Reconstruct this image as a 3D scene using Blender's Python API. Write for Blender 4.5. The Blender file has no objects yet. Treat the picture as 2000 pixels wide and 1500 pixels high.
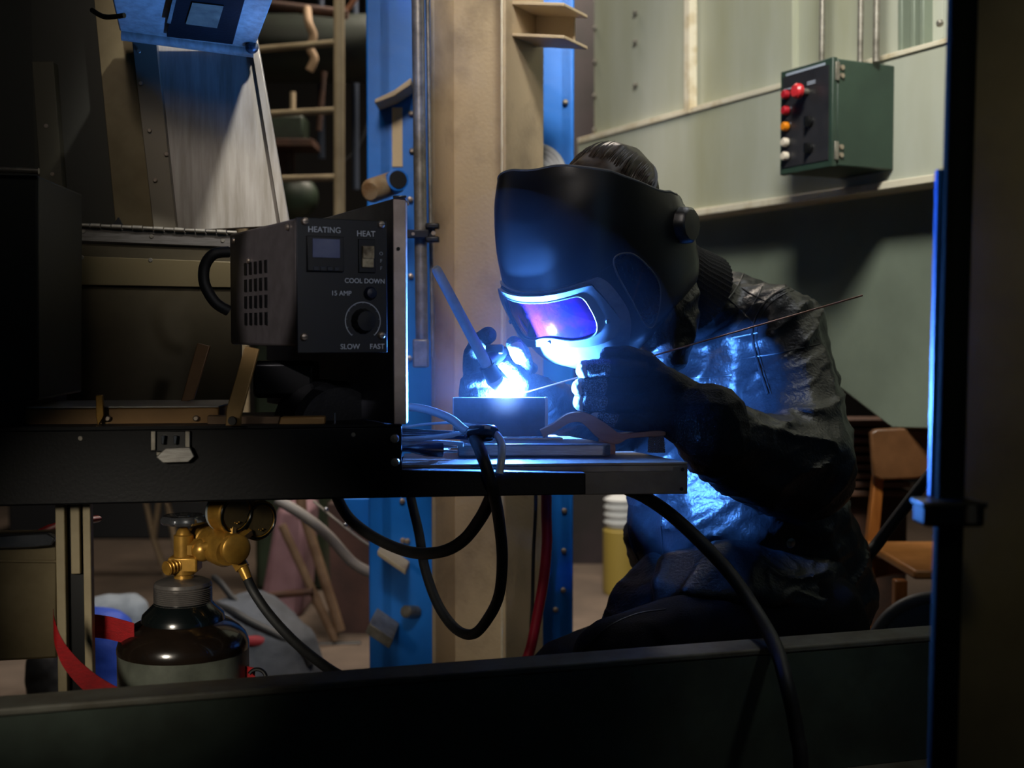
import bpy, bmesh, math, random
from mathutils import Vector as V, Matrix, noise
from mathutils.bvhtree import BVHTree
random.seed(7)
sc = bpy.context.scene
# ------------------------------------------------------------------ camera
F = 2400.0; CZ = 1.12; PITCH = math.radians(2.5)
cam = bpy.data.cameras.new('camera'); co = bpy.data.objects.new('camera', cam); sc.collection.objects.link(co)
co.location = (0, 0, CZ); co.rotation_euler = (math.radians(90)-PITCH, 0, 0)
cam.sensor_width = 36; cam.lens = F/2000*36; cam.clip_start = .05; cam.clip_end = 60
cam.dof.use_dof = True; cam.dof.focus_distance = 2.05; cam.dof.aperture_fstop = 3.4
sc.camera = co
# ------------------------------------------------------------------ world, exposure, lamps of the hall and added fill spots
w = bpy.data.worlds.new('world'); sc.world = w; w.use_nodes = True
w.node_tree.nodes['Background'].inputs[0].default_value = (.10, .16, .20, 1)
w.node_tree.nodes['Background'].inputs[1].default_value = .06
sc.view_settings.view_transform = 'Standard'; sc.view_settings.look = 'None'
sc.view_settings.exposure = 0.0; sc.view_settings.gamma = 1; sc.view_settings.use_curve_mapping = False
sc.cycles.use_denoising = True
sc.cycles.max_bounces = 6; sc.cycles.diffuse_bounces = 3; sc.cycles.glossy_bounces = 3
sc.cycles.transparent_max_bounces = 8; sc.cycles.volume_bounces = 0
sc.cycles.sample_clamp_indirect = 4

def lamp(name, loc, target, size, energy, color, kind='AREA', spread=180, spot=60, blend=.3, sy=None):
    l = bpy.data.lights.new(name, kind); l.energy = energy; l.color = color
    if kind == 'AREA':
        l.size = size; l.spread = math.radians(spread)
        if sy: l.shape = 'RECTANGLE'; l.size_y = sy
    else:
        l.shadow_soft_size = size
        if kind == 'SPOT': l.spot_size = math.radians(spot); l.spot_blend = blend
    o = bpy.data.objects.new(name, l); sc.collection.objects.link(o); o.location = loc
    o.rotation_euler = (V(target)-V(loc)).to_track_quat('-Z', 'Y').to_euler()
    return o
lamp('hall_lamp_wall', (.28, 1.4, 3.1), (1.0, 3.7, 1.80), .25, 340, (1, .98, .90), 'SPOT', spot=58, blend=.35)
lamp('hall_lamp_column', (-.2, .4, 3.1), (-.07, 2.8, 1.45), .3, 175, (1, .89, .82), 'SPOT', spot=26, blend=.35)
lamp('hall_lamp_hood', (.56, .7, 3.45), (-.44, 2.3, 1.56), .09, 560, (.98, .96, .92), 'SPOT', spot=13, blend=.5)
lamp('hood_fill_spot', (-.2, .5, 2.7), (-.55, 2.3, 1.58), .5, 70, (1, .88, .76), 'SPOT', spot=18, blend=.9)  # added soft fill to lift the shadow on the hood, no real lamp
lamp('hall_lamp_back', (.2, 5.2, 3.6), (-.2, 5.4, 0), 1.2, 110, (1, .86, .72))
lamp('hall_lamp_rim', (.85, 2.75, 2.8), (.45, 2.35, 1.33), .3, 24, (.95, .97, 1.0), 'SPOT', spot=24, blend=.9)
lamp('ladder_fill_spot', (-.75, 3.5, 3.3), (-.62, 4.5, 1.7), .3, 75, (1, .88, .72), 'SPOT', spot=62, blend=.8)  # added spot to brighten the ladder and the background round it
lamp('cylinder_fill_spot', (-.85, .7, 1.12), (-.47, 1.95, .67), .14, 48, (1, .90, .74), 'SPOT', spot=20, blend=.4)  # added spot under the rail, brightens the gas cylinder and brass
lamp('box_fill_spot', (.5, .3, 1.62), (-.24, 1.78, 1.17), .05, 15, (.95, .94, 1), 'SPOT', spot=13, blend=.5)  # added narrow spot on the heater control box front
lamp('side_fill_spot', (-1.3, .5, 1.9), (-.37, 1.82, 1.21), .02, 45, (1, .92, .95), 'SPOT', spot=9, blend=.4)  # added narrow spot that lifts the control box's left side
lamp('beam_fill_spot', (1.3, .9, 3.2), (.48, 1.72, .66), .1, 30, (1, .96, .86), 'SPOT', spot=15, blend=.9)  # added spot to brighten the right part of the front beam
lamp('table_fill_spot', (.40, .25, 1.25), (.07, 1.87, .905), .05, 4.5, (1, .90, .84), 'SPOT', spot=17, blend=.7)  # added spot near the camera, brightens the table front
lamp('post_fill_spot', (.2, .3, 2.0), (.66, 1.36, 1.1), .1, 3.2, (1, .95, .8), 'SPOT', spot=34, blend=.8)  # added weak spot so the tan post is not black
lamp('aisle_fill_spot', (.33, 3.6, 2.7), (.45, 4.6, 0), .2, 70, (1, .88, .76), 'SPOT', spot=38, blend=.8)  # added spot to brighten the floor behind the welder
lamp('hall_lamp_floor', (-.9, 3.0, 2.9), (-.75, 4.0, 0), .4, 120, (1, .88, .76), 'SPOT', spot=58, blend=.6)

# ------------------------------------------------------------------ helpers
cp, sp_ = math.cos(PITCH), math.sin(PITCH)
CAM = V((0, 0, CZ))
def RAY(px, py):
    a = (px-1000)/F; b = (750-py)/F
    return V((a, cp+b*sp_, b*cp-sp_))
def P(px, py, D):
    r = RAY(px, py); return CAM + r*(D/r.y)
def RP(px, py, pl, off=0):           # pixel ray meets a plane (point, normal), moved by off along the normal
    p0, n = pl; p0 = p0+n*off; r = RAY(px, py)
    return CAM + r*((p0-CAM).dot(n)/r.dot(n))
def plane(p, d):                      # vertical plane through p along direction d (x,y); normal faces the camera
    d = V((d[0], d[1], 0)).normalized(); n = V((d.y, -d.x, 0)).normalized()
    p = V(p)
    if n.dot(CAM-p) < 0: n = -n
    return (p, n)
ORG = {}
def srgb(h):
    h = h.lstrip('#'); out = []
    for i in (0, 2, 4):
        c = int(h[i:i+2], 16)/255; out.append(c/12.92 if c <= .04045 else ((c+.055)/1.055)**2.4)
    return out
MATS = {}
def mat(name, col, rough=.5, metal=0, col2=None, scale=6, bump=0, bscale=60, spec=.5, coat=0, detail=5, stretch=None, lo=.35, hi=.65, emit=None, trans=0, sheen=0, rvar=0):
    m = bpy.data.materials.new(name); m.use_nodes = True; nt = m.node_tree; b = nt.nodes['Principled BSDF']
    c = srgb(col) if isinstance(col, str) else list(col)
    b.inputs['Base Color'].default_value = (*c, 1); b.inputs['Roughness'].default_value = rough
    b.inputs['Metallic'].default_value = metal; b.inputs['Specular IOR Level'].default_value = spec
    b.inputs['Coat Weight'].default_value = coat; b.inputs['Transmission Weight'].default_value = trans
    b.inputs['Sheen Weight'].default_value = sheen
    tc = nt.nodes.new('ShaderNodeTexCoord'); src = tc.outputs['Object']
    if stretch:
        mp = nt.nodes.new('ShaderNodeMapping'); mp.inputs['Scale'].default_value = stretch
        nt.links.new(src, mp.inputs[0]); src = mp.outputs[0]
    if col2:
        n = nt.nodes.new('ShaderNodeTexNoise'); n.inputs['Scale'].default_value = scale; n.inputs['Detail'].default_value = detail
        n.inputs['Roughness'].default_value = .62
        nt.links.new(src, n.inputs['Vector'])
        r = nt.nodes.new('ShaderNodeValToRGB'); r.color_ramp.elements[0].position = lo; r.color_ramp.elements[1].position = hi
        c2 = srgb(col2) if isinstance(col2, str) else list(col2)
        r.color_ramp.elements[0].color = (*c2, 1); r.color_ramp.elements[1].color = (*c, 1)
        nt.links.new(n.outputs['Fac'], r.inputs[0]); nt.links.new(r.outputs[0], b.inputs['Base Color'])
        if rvar:
            mr = nt.nodes.new('ShaderNodeMapRange'); mr.inputs['To Min'].default_value = rough+rvar; mr.inputs['To Max'].default_value = max(.03, rough-rvar)
            nt.links.new(n.outputs['Fac'], mr.inputs[0]); nt.links.new(mr.outputs[0], b.inputs['Roughness'])
    if bump:
        n2 = nt.nodes.new('ShaderNodeTexNoise'); n2.inputs['Scale'].default_value = bscale; n2.inputs['Detail'].default_value = 4
        nt.links.new(src, n2.inputs['Vector'])
        bp = nt.nodes.new('ShaderNodeBump'); bp.inputs['Strength'].default_value = bump; bp.inputs['Distance'].default_value = .004
        nt.links.new(n2.outputs['Fac'], bp.inputs['Height']); nt.links.new(bp.outputs[0], b.inputs['Normal'])
    if emit:
        b.inputs['Emission Color'].default_value = (*emit[0], 1); b.inputs['Emission Strength'].default_value = emit[1]
    MATS[name] = m
    return m

def tag(o, label=None, cat=None, group=None, kind=None):
    if label: o['label'] = label
    if cat: o['category'] = cat
    if group: o['group'] = group
    if kind: o['kind'] = kind
    return o
def thing(name, loc, label, cat, group=None):
    o = bpy.data.objects.new(name, None); sc.collection.objects.link(o); o.location = V(loc); o.empty_display_size = .05
    ORG[o] = V(loc); tag(o, label, cat, group); return o

class MB:
    def __init__(s): s.bm = bmesh.new()
    def _add(s, vs, fs):
        bv = [s.bm.verts.new(v) for v in vs]
        for f in fs:
            try: s.bm.faces.new([bv[i] for i in f])
            except ValueError: pass
        return s
    def prism(s, pts, vec):
        pts = [V(p) for p in pts]; vec = V(vec); n = len(pts)
        vs = pts + [p+vec for p in pts]
        fs = [list(range(n)), list(range(2*n-1, n-1, -1))] + [[i, i+n, (i+1) % n+n, (i+1) % n] for i in range(n)]
        return s._add(vs, fs)
    def box(s, c, size, ax=None):
        c = V(c); ax = ax or (V((1, 0, 0)), V((0, 1, 0)), V((0, 0, 1)))
        h = [ax[i]*size[i]/2 for i in range(3)]
        q = [c-h[0]-h[1]-h[2], c+h[0]-h[1]-h[2], c+h[0]+h[1]-h[2], c-h[0]+h[1]-h[2]]
        return s.prism(q, h[2]*2)
    def sweep(s, pts, rads, seg=12, cap=True, flat=1.0, up=None, rmod=None):
        pts = [V(p) for p in pts]; n = len(pts)
        if not hasattr(rads, '__len__'): rads = [rads]*n
        vs = []; fs = []
        t0 = (pts[1]-pts[0]).normalized()
        a = V(up) if up else (V((0, 0, 1)) if abs(t0.z) < .9 else V((1, 0, 0)))
        a = (a - t0*a.dot(t0)).normalized()
        for i in range(n):
            t = (pts[min(i+1, n-1)]-pts[max(i-1, 0)])
            if t.length < 1e-9: t = t0
            t = t.normalized(); a = (a-t*a.dot(t)).normalized(); b = t.cross(a)
            for k in range(seg):
                th = 2*math.pi*k/seg; m = rmod(i/(n-1), th) if rmod else 1
                vs.append(pts[i]+(a*math.cos(th)*flat+b*math.sin(th))*rads[i]*m)
        for i in range(n-1):
            for k in range(seg):
                fs.append([i*seg+k, i*seg+(k+1) % seg, (i+1)*seg+(k+1) % seg, (i+1)*seg+k])
        if cap: fs += [list(range(seg-1, -1, -1)), [(n-1)*seg+k for k in range(seg)]]
        return s._add(vs, fs)
    def cyl(s, a, b, r, r2=None, seg=20): return s.sweep([a, b], [r, r if r2 is None else r2], seg)
    def lathe(s, o, axis, prof, seg=40, rmod=None, up=None):      # prof: (height, radius)
        o = V(o); ax = V(axis).normalized()
        a = V(up) if up else (V((1, 0, 0)) if abs(ax.x) < .9 else V((0, 1, 0)))
        a = (a-ax*a.dot(ax)).normalized(); b = ax.cross(a); vs = []; fs = []; n = len(prof)
        for i, (h, r) in enumerate(prof):
            for k in range(seg):
                th = 2*math.pi*k/seg; m = rmod(i, th) if rmod else 1
                vs.append(o+ax*h+(a*math.cos(th)+b*math.sin(th))*max(r, 1e-5)*m)
        for i in range(n-1):
            for k in range(seg):
                fs.append([i*seg+k, i*seg+(k+1) % seg, (i+1)*seg+(k+1) % seg, (i+1)*seg+k])
        fs += [list(range(seg-1, -1, -1)), [(n-1)*seg+k for k in range(seg)]]
        return s._add(vs, fs)
    def torus(s, c, axis, R, r, seg=40, rs=10, a0=0, a1=2*math.pi, up=None):
        ax = V(axis).normalized(); a = V(up) if up else (V((1, 0, 0)) if abs(ax.x) < .9 else V((0, 1, 0)))
        a = (a-ax*a.dot(ax)).normalized(); b = ax.cross(a); c = V(c)
        full = abs(a1-a0-2*math.pi) < 1e-6
        pts = [c+(a*math.cos(a0+(a1-a0)*i/seg)+b*math.sin(a0+(a1-a0)*i/seg))*R for i in range(seg+1)]
        return s.sweep(pts, r, rs, cap=not full)
    def ball(s, c, r, sub=2, scale=None, rot=None):
        tmp = bmesh.new(); bmesh.ops.create_icosphere(tmp, subdivisions=sub, radius=1)
        vs = []
        for v in tmp.verts:
            q = V(v.co)
            q = V((q.x*r*(scale[0] if scale else 1), q.y*r*(scale[1] if scale else 1), q.z*r*(scale[2] if scale else 1)))
            if rot: q = rot @ q
            vs.append(V(c)+q)
        fs = [[v.index for v in f.verts] for f in tmp.faces]; tmp.free()
        return s._add(vs, fs)
    def hull(s, balls, sub=2):
        tmp = bmesh.new()
        for c, r in balls:
            g = bmesh.ops.create_icosphere(tmp, subdivisions=sub, radius=r, matrix=Matrix.Translation(V(c)))
        res = bmesh.ops.convex_hull(tmp, input=tmp.verts[:])
        kill = [e for e in res['geom_interior']+res['geom_unused'] if isinstance(e, bmesh.types.BMVert)]
        bmesh.ops.delete(tmp, geom=list(set(kill)), context='VERTS')
        tmp.verts.ensure_lookup_table()
        vs = [v.co.copy() for v in tmp.verts]; 
        for i, v in enumerate(tmp.verts): v.index = i
        fs = [[v.index for v in f.verts] for f in tmp.faces]; tmp.free()
        return s._add(vs, fs)
    def chain(s, pts, rads, sub=2):
        for i in range(len(pts)-1):
            s.hull([(pts[i], rads[i]), (pts[i+1], rads[i+1])], sub)
        return s
    def build(s, name, m, parent=None, smooth=False, bevel=0, bseg=2, keep=False):
        bmesh.ops.recalc_face_normals(s.bm, faces=s.bm.faces[:])
        me = bpy.data.meshes.new(name); s.bm.to_mesh(me); s.bm.free()
        return finish(name, me, m, parent, smooth, bevel, bseg)
def finish(name, me, m, parent=None, smooth=False, bevel=0, bseg=2):
    if parent is not None: org = ORG[parent]
    else:
        xs = [v.co for v in me.vertices]
        mn = V((min(v.x for v in xs), min(v.y for v in xs), min(v.z for v in xs))); mx = V((max(v.x for v in xs), max(v.y for v in xs), max(v.z for v in xs)))
        org = V(((mn.x+mx.x)/2, (mn.y+mx.y)/2, mn.z))
    me.transform(Matrix.Translation(-org))
    o = bpy.data.objects.new(name, me); sc.collection.objects.link(o)
    ORG[o] = org
    if parent is None: o.location = org
    else: o.parent = parent
    for mm in (m if isinstance(m, (list, tuple)) else [m]): me.materials.append(mm)
    if bevel:
        b = o.modifiers.new('bevel', 'BEVEL'); b.width = bevel; b.segments = bseg; b.limit_method = 'ANGLE'; b.angle_limit = math.radians(35)
        smooth = True
    if smooth:
        for p in me.polygons: p.use_smooth = True
        me.set_sharp_from_angle(angle=math.radians(38))
    return o
def remeshed(mb, voxel, iters=6, factor=.5):
    bmesh.ops.recalc_face_normals(mb.bm, faces=mb.bm.faces[:])
    me = bpy.data.meshes.new('tmp'); mb.bm.to_mesh(me); mb.bm.free()
    o = bpy.data.objects.new('tmp', me); sc.collection.objects.link(o)
    r = o.modifiers.new('r', 'REMESH'); r.mode = 'VOXEL'; r.voxel_size = voxel
    if iters:
        q = o.modifiers.new('s', 'SMOOTH'); q.iterations = iters; q.factor = factor
    dg = bpy.context.evaluated_depsgraph_get(); dg.update()
    out = bpy.data.meshes.new_from_object(o.evaluated_get(dg))
    bpy.data.objects.remove(o); bpy.data.meshes.remove(me)
    return out
def displace(me, fn):
    ns = [v.normal.copy() for v in me.vertices]
    for v, n in zip(me.vertices, ns): v.co = v.co + n*fn(v.co, n)
    me.update()
def catmull(pts, sub=8):
    pts = [V(p) for p in pts]; out = []
    for i in range(len(pts)-1):
        p0 = pts[max(i-1, 0)]; p1 = pts[i]; p2 = pts[i+1]; p3 = pts[min(i+2, len(pts)-1)]
        for k in range(sub):
            t = k/sub
            out.append(.5*((2*p1)+(-p0+p2)*t+(2*p0-5*p1+4*p2-p3)*t*t+(-p0+3*p1-3*p2+p3)*t**3))
    out.append(pts[-1]); return out
def cable(pts, r, sub=8, seg=12): return MB().sweep(catmull(pts, sub), r, seg)
def text(s, size, pos, right, up, m, parent, name='lettering', align='CENTER', depth=.0006, bold=0):
    c = bpy.data.curves.new('t', 'FONT'); c.body = s; c.size = size; c.align_x = align; c.align_y = 'CENTER'; c.extrude = depth/2; c.offset = bold
    o = bpy.data.objects.new('t', c); sc.collection.objects.link(o)
    dg = bpy.context.evaluated_depsgraph_get(); me = bpy.data.meshes.new_from_object(o.evaluated_get(dg))
    bpy.data.objects.remove(o); right = V(right).normalized(); up = V(up).normalized(); nn = right.cross(up)
    M = Matrix((right, up, nn)).transposed().to_4x4(); M.translation = V(pos)
    me.transform(M); return finish(name, me, m, parent)

# ------------------------------------------------------------------ materials
M_floor = mat('floor_concrete', '66574a', .8, 0, '3c332b', 2.2, .5, 14, lo=.3, hi=.72)
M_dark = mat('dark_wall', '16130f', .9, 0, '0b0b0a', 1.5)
M_cream = mat('cream_paint', 'b5a284', .55, 0, '8f7f68', 5, .25, 130, lo=.28, hi=.5)
M_creamrust = mat('cream_paint_old', 'a89c82', .6, 0, '6a4f34', 9, .2, 120, lo=.2, hi=.42)
M_blue = mat('blue_paint', '1074d6', .42, 0, '0c5cb0', 3, .15, 40, lo=.25, hi=.6)
M_wall = mat('grey_green_paint', 'b1b4a8', .5, 0, '97987f', 2.4, .12, 20, lo=.3, hi=.7, stretch=(1, 1, .25))
M_walledge = mat('pale_edge_paint', 'd0c8b2', .55, 0, 'a8946c', 14, lo=.25, hi=.5)
M_hopper = mat('hopper_paint', '7c8676', .5, 0, '6a7365', 2)
M_galv = mat('galvanised', '9a958a', .42, .6, '6f6a60', 30, .1, 80)
M_steel = mat('stainless', '9b9691', .34, .75, '7f7a74', 30, stretch=(1, 1, 12), rvar=.05)
M_sheet = mat('sheet_steel', 'aaa49b', .42, .45, '8b8478', 8, stretch=(9, 9, .8), lo=.3, hi=.65)
M_sheet2 = mat('sheet_steel_tan', '85785a', .45, .35, '6b5e42', 5)
M_panel = mat('panel_black', '0b0e14', .45, 0, None)
M_blacksteel = mat('black_steel', '07090e', .55, 0, '040508', 12, .1, 200, spec=.25)
M_black = mat('black_plastic', '0a0b0d', .38)
M_rubber = mat('black_rubber', '0a0c0e', .6, 0, '16181a', 40)
M_boltm = mat('bolt_metal', 'b3a493', .35, .8)
M_alum = mat('aluminium', 'a8a6a2', .36, .7, '8e8b86', 40, stretch=(1, 14, 14))
M_plate = mat('table_plate', '9a948c', .45, .35, '6e6862', 12, .1, 60)
M_brass = mat('brass', 'c0923f', .32, .6, '96702f', 30)
M_chrome = mat('chrome', 'b0b4bc', .18, .9, '7a7f88', 18)
M_cyl = mat('cylinder_brown', '1c1510', .2, 0, '0e0b08', 8, .08, 30, coat=.4)
M_cylgrey = mat('cylinder_grey', '63685e', .4, 0, '3c3f38', 10)
M_cylblack = mat('cylinder_collar', '0a0f10', .22, coat=.4)
M_cap = mat('steel_cap', '75716e', .28, .45, '4d4a49', 20)
M_redstrap = mat('red_webbing', 'b01018', .55, 0, '8a0a10', 90, .6, 300, stretch=(1, 1, 6))
M_white = mat('white_lettering', 'ccd4e0', .6)
M_print = mat('grey_print', '98a2b0', .6)
M_leather = mat('black_leather', '1e2126', .37, 0, '14161a', 18, .35, 160, spec=.5, rvar=.06)
M_knit = mat('black_knit', '15171a', .85, 0, None, bump=.6, bscale=400)
M_pants = mat('dark_trousers', '0c0e15', .85, 0, '090b10', 30, .3, 300, spec=.2)
M_shell = mat('helmet_shell', '07080a', .42, 0, None, bump=.05, bscale=300, spec=.5, coat=.9)
M_shell.node_tree.nodes['Principled BSDF'].inputs['Coat Roughness'].default_value = .36
M_silver = mat('helmet_silver', '9aa0a6', .36, .55, '8b9197', 60)
M_silver2 = mat('window_frame_grey', '7c858d', .3, .2)
M_lens = mat('filter_glass', (.55, .05, .62), .07, .85, (.10, .05, .75), 14, lo=.4, hi=.6, coat=1)
M_gloss = mat('smoked_window', '05060a', .12, coat=.5)
M_glove = mat('black_glove', '15181c', .7, 0, '0b0d10', 25, .5, 260)
M_glovelt = mat('grey_glove_palm', '7d848c', .75, 0, '23272d', 420, .5, 400, lo=.45, hi=.62, detail=2)
M_gloveside = mat('white_glove_fourchette', 'b9bcbc', .65, 0, None, bump=.3, bscale=200)
M_hair = mat('dark_hair', '3b312a', .4, 0, '171210', 60)
M_skin = mat('skin', 'b08468', .5)
M_wood = mat('pale_wood', 'b07c58', .6, 0, '946244', 6, .2, 60, stretch=(1, 6, 6))
M_chair = mat('chair_wood', '9a5e26', .4, 0, '7a4518', 5, .1, 60, stretch=(6, 6, 1))
M_chairback = mat('chair_back_wood', '6e4a2c', .4, 0, '4c3019', 6)
M_green = mat('machine_green', '2a3a28', .5, 0, '191f16', 5)
M_rust = mat('rusty_brown', '4a2c1a', .7, 0, '2a1a10', 8)
M_tube = mat('clear_hose', 'b9c4cc', .2, 0, None, coat=.5)
M_red = mat('red_handle', 'b81c20', .35, coat=.3)
M_redhose = mat('red_hose', '9c1228', .45)
M_navy = mat('navy_plastic', '10162e', .35)

# ------------------------------------------------------------------ the hall
tag(MB().box((0, 4, -.05), (16, 16, .1)).build('floor', M_floor), 'brown stained concrete workshop floor', None, kind='structure')
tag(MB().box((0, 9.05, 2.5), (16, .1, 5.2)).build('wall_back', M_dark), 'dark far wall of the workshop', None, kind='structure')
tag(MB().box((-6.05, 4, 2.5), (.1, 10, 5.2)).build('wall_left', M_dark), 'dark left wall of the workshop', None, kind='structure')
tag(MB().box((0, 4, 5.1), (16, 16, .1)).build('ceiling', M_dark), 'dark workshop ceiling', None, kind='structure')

# ------------------------------------------------------------------ grey-green steel enclosure at the right
WD = V((-.443, .897, 0)); WP = plane((.633, 3.8, 0), (WD.x, WD.y)); WN = WP[1]
def WQ(px, py, off=0): return RP(px, py, WP, off)
enc = thing('steel_enclosure', V((.9, 3.6, 0)), 'tall grey-green painted steel enclosure behind the welder, stepped with a pale ledge', 'machine enclosure')
def wpoly(pxs, off, thick): return MB().prism([WQ(x, y, off) for x, y in pxs], -WN*thick)
wpoly([(1160, -700), (1342, -700), (1342, 222), (1160, 268)], -.015, .05).build('upper_panel', M_wall, enc, bevel=.003)
wpoly([(1344, -700), (1548, -700), (1548, 160), (1344, 218)], -.03, .05).build('upper_panel', M_wall, enc, bevel=.003)
wpoly([(1550, -700), (1838, -700), (1842, 84), (1550, 160)], -.05, .05).build('upper_panel', M_wall, enc, bevel=.003)
wpoly([(1838, -700), (2500, -700), (2500, -90), (1842, 80)], -.05, .05).build('upper_panel', M_wall, enc, bevel=.003)
wpoly([(1128, 276), (2500, -98), (2500, 248), (1340, 418), (1128, 440)], 0, .05).build('middle_band', M_wall, enc, bevel=.004)
e = MB()
e.prism([WQ(1128, 270, .006), WQ(2500, -104, .006), WQ(2500, -94, .006), WQ(1128, 281, .006)], -WN*.06); e.build('ledge', M_walledge, enc, bevel=.002)
e = MB(); e.prism([WQ(1300, 417, .014), WQ(2500, 240, .014), WQ(2500, 260, .014), WQ(1300, 431, .014)], -WN*.1); e.build('lower_flange', M_walledge, enc, bevel=.003)
e = MB(); e.prism([WQ(1336, -700, .008), WQ(1346, -700, .008), WQ(1346, 220, .008), WQ(1336, 222, .008)], -WN*.03); e.build('panel_seam', M_walledge, enc)
for px, py in ((1243, 25), (1243, 82), (1243, 166), (1164, 55), (1164, 122), (1163, 188), (1163, 254), (1353, 20), (1353, 70), (1353, 122), (1353, 128), (1351, 212), (1838, 46)):
    e = MB(); c = WQ(px, py, -.012); e.lathe(c, WN, [(0, .009), (.008, .009), (.012, .005)], 6); e.build('bolt', M_galv, enc, smooth=False)
for px in (1758, 1782, 1800):
    e = MB(); e.prism([WQ(px-5, -60, -.02), WQ(px+4, -60, -.02), WQ(px+4, 100, -.02), WQ(px-5, 103, -.02)], -WN*.035); e.build('rib', M_hopper, enc, bevel=.003)
hp = MB().prism([WQ(x, y, -.10) for x, y in ((1290, 400), (2400, 252), (2400, 850), (1820, 838), (1742, 836), (1620, 742), (1500, 690), (1290, 620))], -WN*.05)
tag(hp.build('hopper', M_hopper, bevel=.004), 'dull grey-green steel hopper side under the pale flange, right of the welder', 'hopper')

# control box on the wall
cb = thing('switch_box', WQ(1748, 330), 'dark green electrical control box with red, orange and white push buttons on the grey-green wall', 'control box')
M_boxg = mat('box_green', '2c3f33', .45, 0, '24352b', 6); M_boxface = mat('box_face', '2b2a2c', .4, 0, '1f1f22', 12)
BD = .185; pr = WQ(1748, 128); pr0 = WQ(1748, 336)
near = V((pr.x, pr.y, 0)); up = V((0, 0, 1)); zt = P(1637, 114, near.y-.443*BD).z; zb = P(1637, 324, near.y-.443*BD).z
bc = near + WD*.098 + WN*BD/2; bc.z = (zt+zb)/2; H = zt-zb
MB().box(bc, (.196, BD, H), (WD, WN, up)).build('cabinet', M_boxg, cb, bevel=.004)
fc = near + WD*.098 + WN*(BD+.009); fc.z = bc.z
def BX(u, v, off=0):      # u 0..1 from near edge to far edge, v 0..1 from the top, on the box front
    q = near + WD*.196*u + WN*(BD+.018+off); q.z = zt-(zt-zb)*v; return q
MB().box(fc, (.200, .016, H+.006), (WD, WN, up)).build('lid', M_boxg, cb, bevel=.003)
MB().box((BX(0, 0)+BX(1, 1))/2, (.176, .002, H-.03), (WD, WN, up)).build('face_plate', M_boxface, cb)
MB().box(BX(.5, .04, .0015), (.15, .001, .006), (WD, WN, up)).build('name_strip', M_print, cb)
def button(u, v, r, col, h=.012, name='push_button'):
    b = MB(); c = BX(u, v); b.lathe(c, WN, [(0, r*1.25), (.003, r*1.25)], 20); b.build('bezel', M_black, cb, smooth=True)
    b = MB(); b.lathe(c, WN, [(.003, r), (h, r), (h+.004, r*.8), (h+.005, 0)], 20)
    b.build(name, mat('btn_'+col, col, .35), cb, smooth=True)
for v, col in ((.235, 'a01824'), (.39, 'a01824'), (.545, 'd07a10'), (.70, 'c9bfae'), (.835, 'c9bfae')): button(.85, v, .0115, col)
b = MB(); c = BX(.46, .26); b.lathe(c, WN, [(0, .009), (.022, .009)], 18); b.build('button_stem', M_galv, cb, smooth=True)
b = MB(); b.lathe(c, WN, [(.02, .012), (.026, .019), (.036, .019), (.042, .014), (.043, 0)], 24); b.build('emergency_button', mat('estop', 'c22a30', .35), cb, smooth=True)
for v in (.55, .80):
    b = MB(); c = BX(.40, v); b.lathe(c, WN, [(0, .014), (.006, .014), (.008, .011)], 20); b.box(c+WN*.012, (.006, .014, .024), (WD, WN, up)); b.build('selector_switch', M_black, cb, smooth=True)
for v, u in ((.18, .38), (.20, .38), (.19, .85), (.38, .85), (.53, .85)):
    MB().box(BX(u, v-.01, .0015), (.03, .0008, .003), (WD, WN, up)).build('printed_label', M_print, cb)
for v in (.12, .86):
    for dz in (.010, -.010):
        q = near+WN*(BD-.012); q.z = zt-(zt-zb)*v+dz
        b = MB(); b.lathe(q, -WD, [(0, .007), (.006, .006)], 14); b.build('hinge_screw', M_boltm, cb, smooth=True)
    q = near+WN*(BD+.004)-WD*.003; q.z = zt-(zt-zb)*v
    MB().box(q, (.006, .012, .045), (WD, WN, up)).build('hinge', M_galv, cb, bevel=.001)
for k, (px, rr, lab) in enumerate(((1605, .0075, 'grey metal conduit rising from the left end of the green control box'), (1680, .0075, 'grey metal conduit rising from the middle of the green control box'), (1711, .0085, 'grey metal conduit rising from the right end of the green control box'))):
    off = (.10, .10, .07)[k]; q = RP(px, 116, WP, off); 
    a = V((q.x, q.y, zt+.0005)); bb = V((q.x, q.y, 3.0))
    cdt = MB().cyl(a, bb, rr).build('conduit', M_galv, smooth=True)
    tag(cdt, lab, 'conduit', 'conduits above the control box')

# ------------------------------------------------------------------ blue column and things on it
bcx = plane((0, 3.12, 0), (1, .04))
bl = thing('steel_column', V((.0, 3.2, 0)), 'wide bright blue painted steel column behind the cream one', 'column')
def vert(px, D, w0=None):          # x of a vertical thing at mid height
    return P(px, 800, D).x
x0, x1, x2, x3 = P(742, 800, 3.12).x, P(834, 800, 3.12).x, P(1052, 800, 3.12).x, P(1120, 800, 3.12).x
MB().box(((x0+x1)/2, 3.14, 1.6), (x1-x0+.06, .04, 3.2)).build('flange_plate', M_blue, bl, bevel=.004)
MB().box(((x1+x2)/2, 3.22, 1.6), (x2-x1+.1, .02, 3.2)).build('web', M_blue, bl)
MB().box(((x2+x3)/2-.03, 3.14, 1.6), (x3-x2+.06, .04, 3.2)).build('flange_plate', M_blue, bl, bevel=.004)
MB().box((x0-.004+.02, 3.27, 1.6), (.03, .3, 3.2)).build('side_plate', M_blue, bl, bevel=.004)
MB().box((x3-.02, 3.27, 1.6), (.03, .3, 3.2)).build('side_plate', M_blue, bl, bevel=.004)
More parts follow.
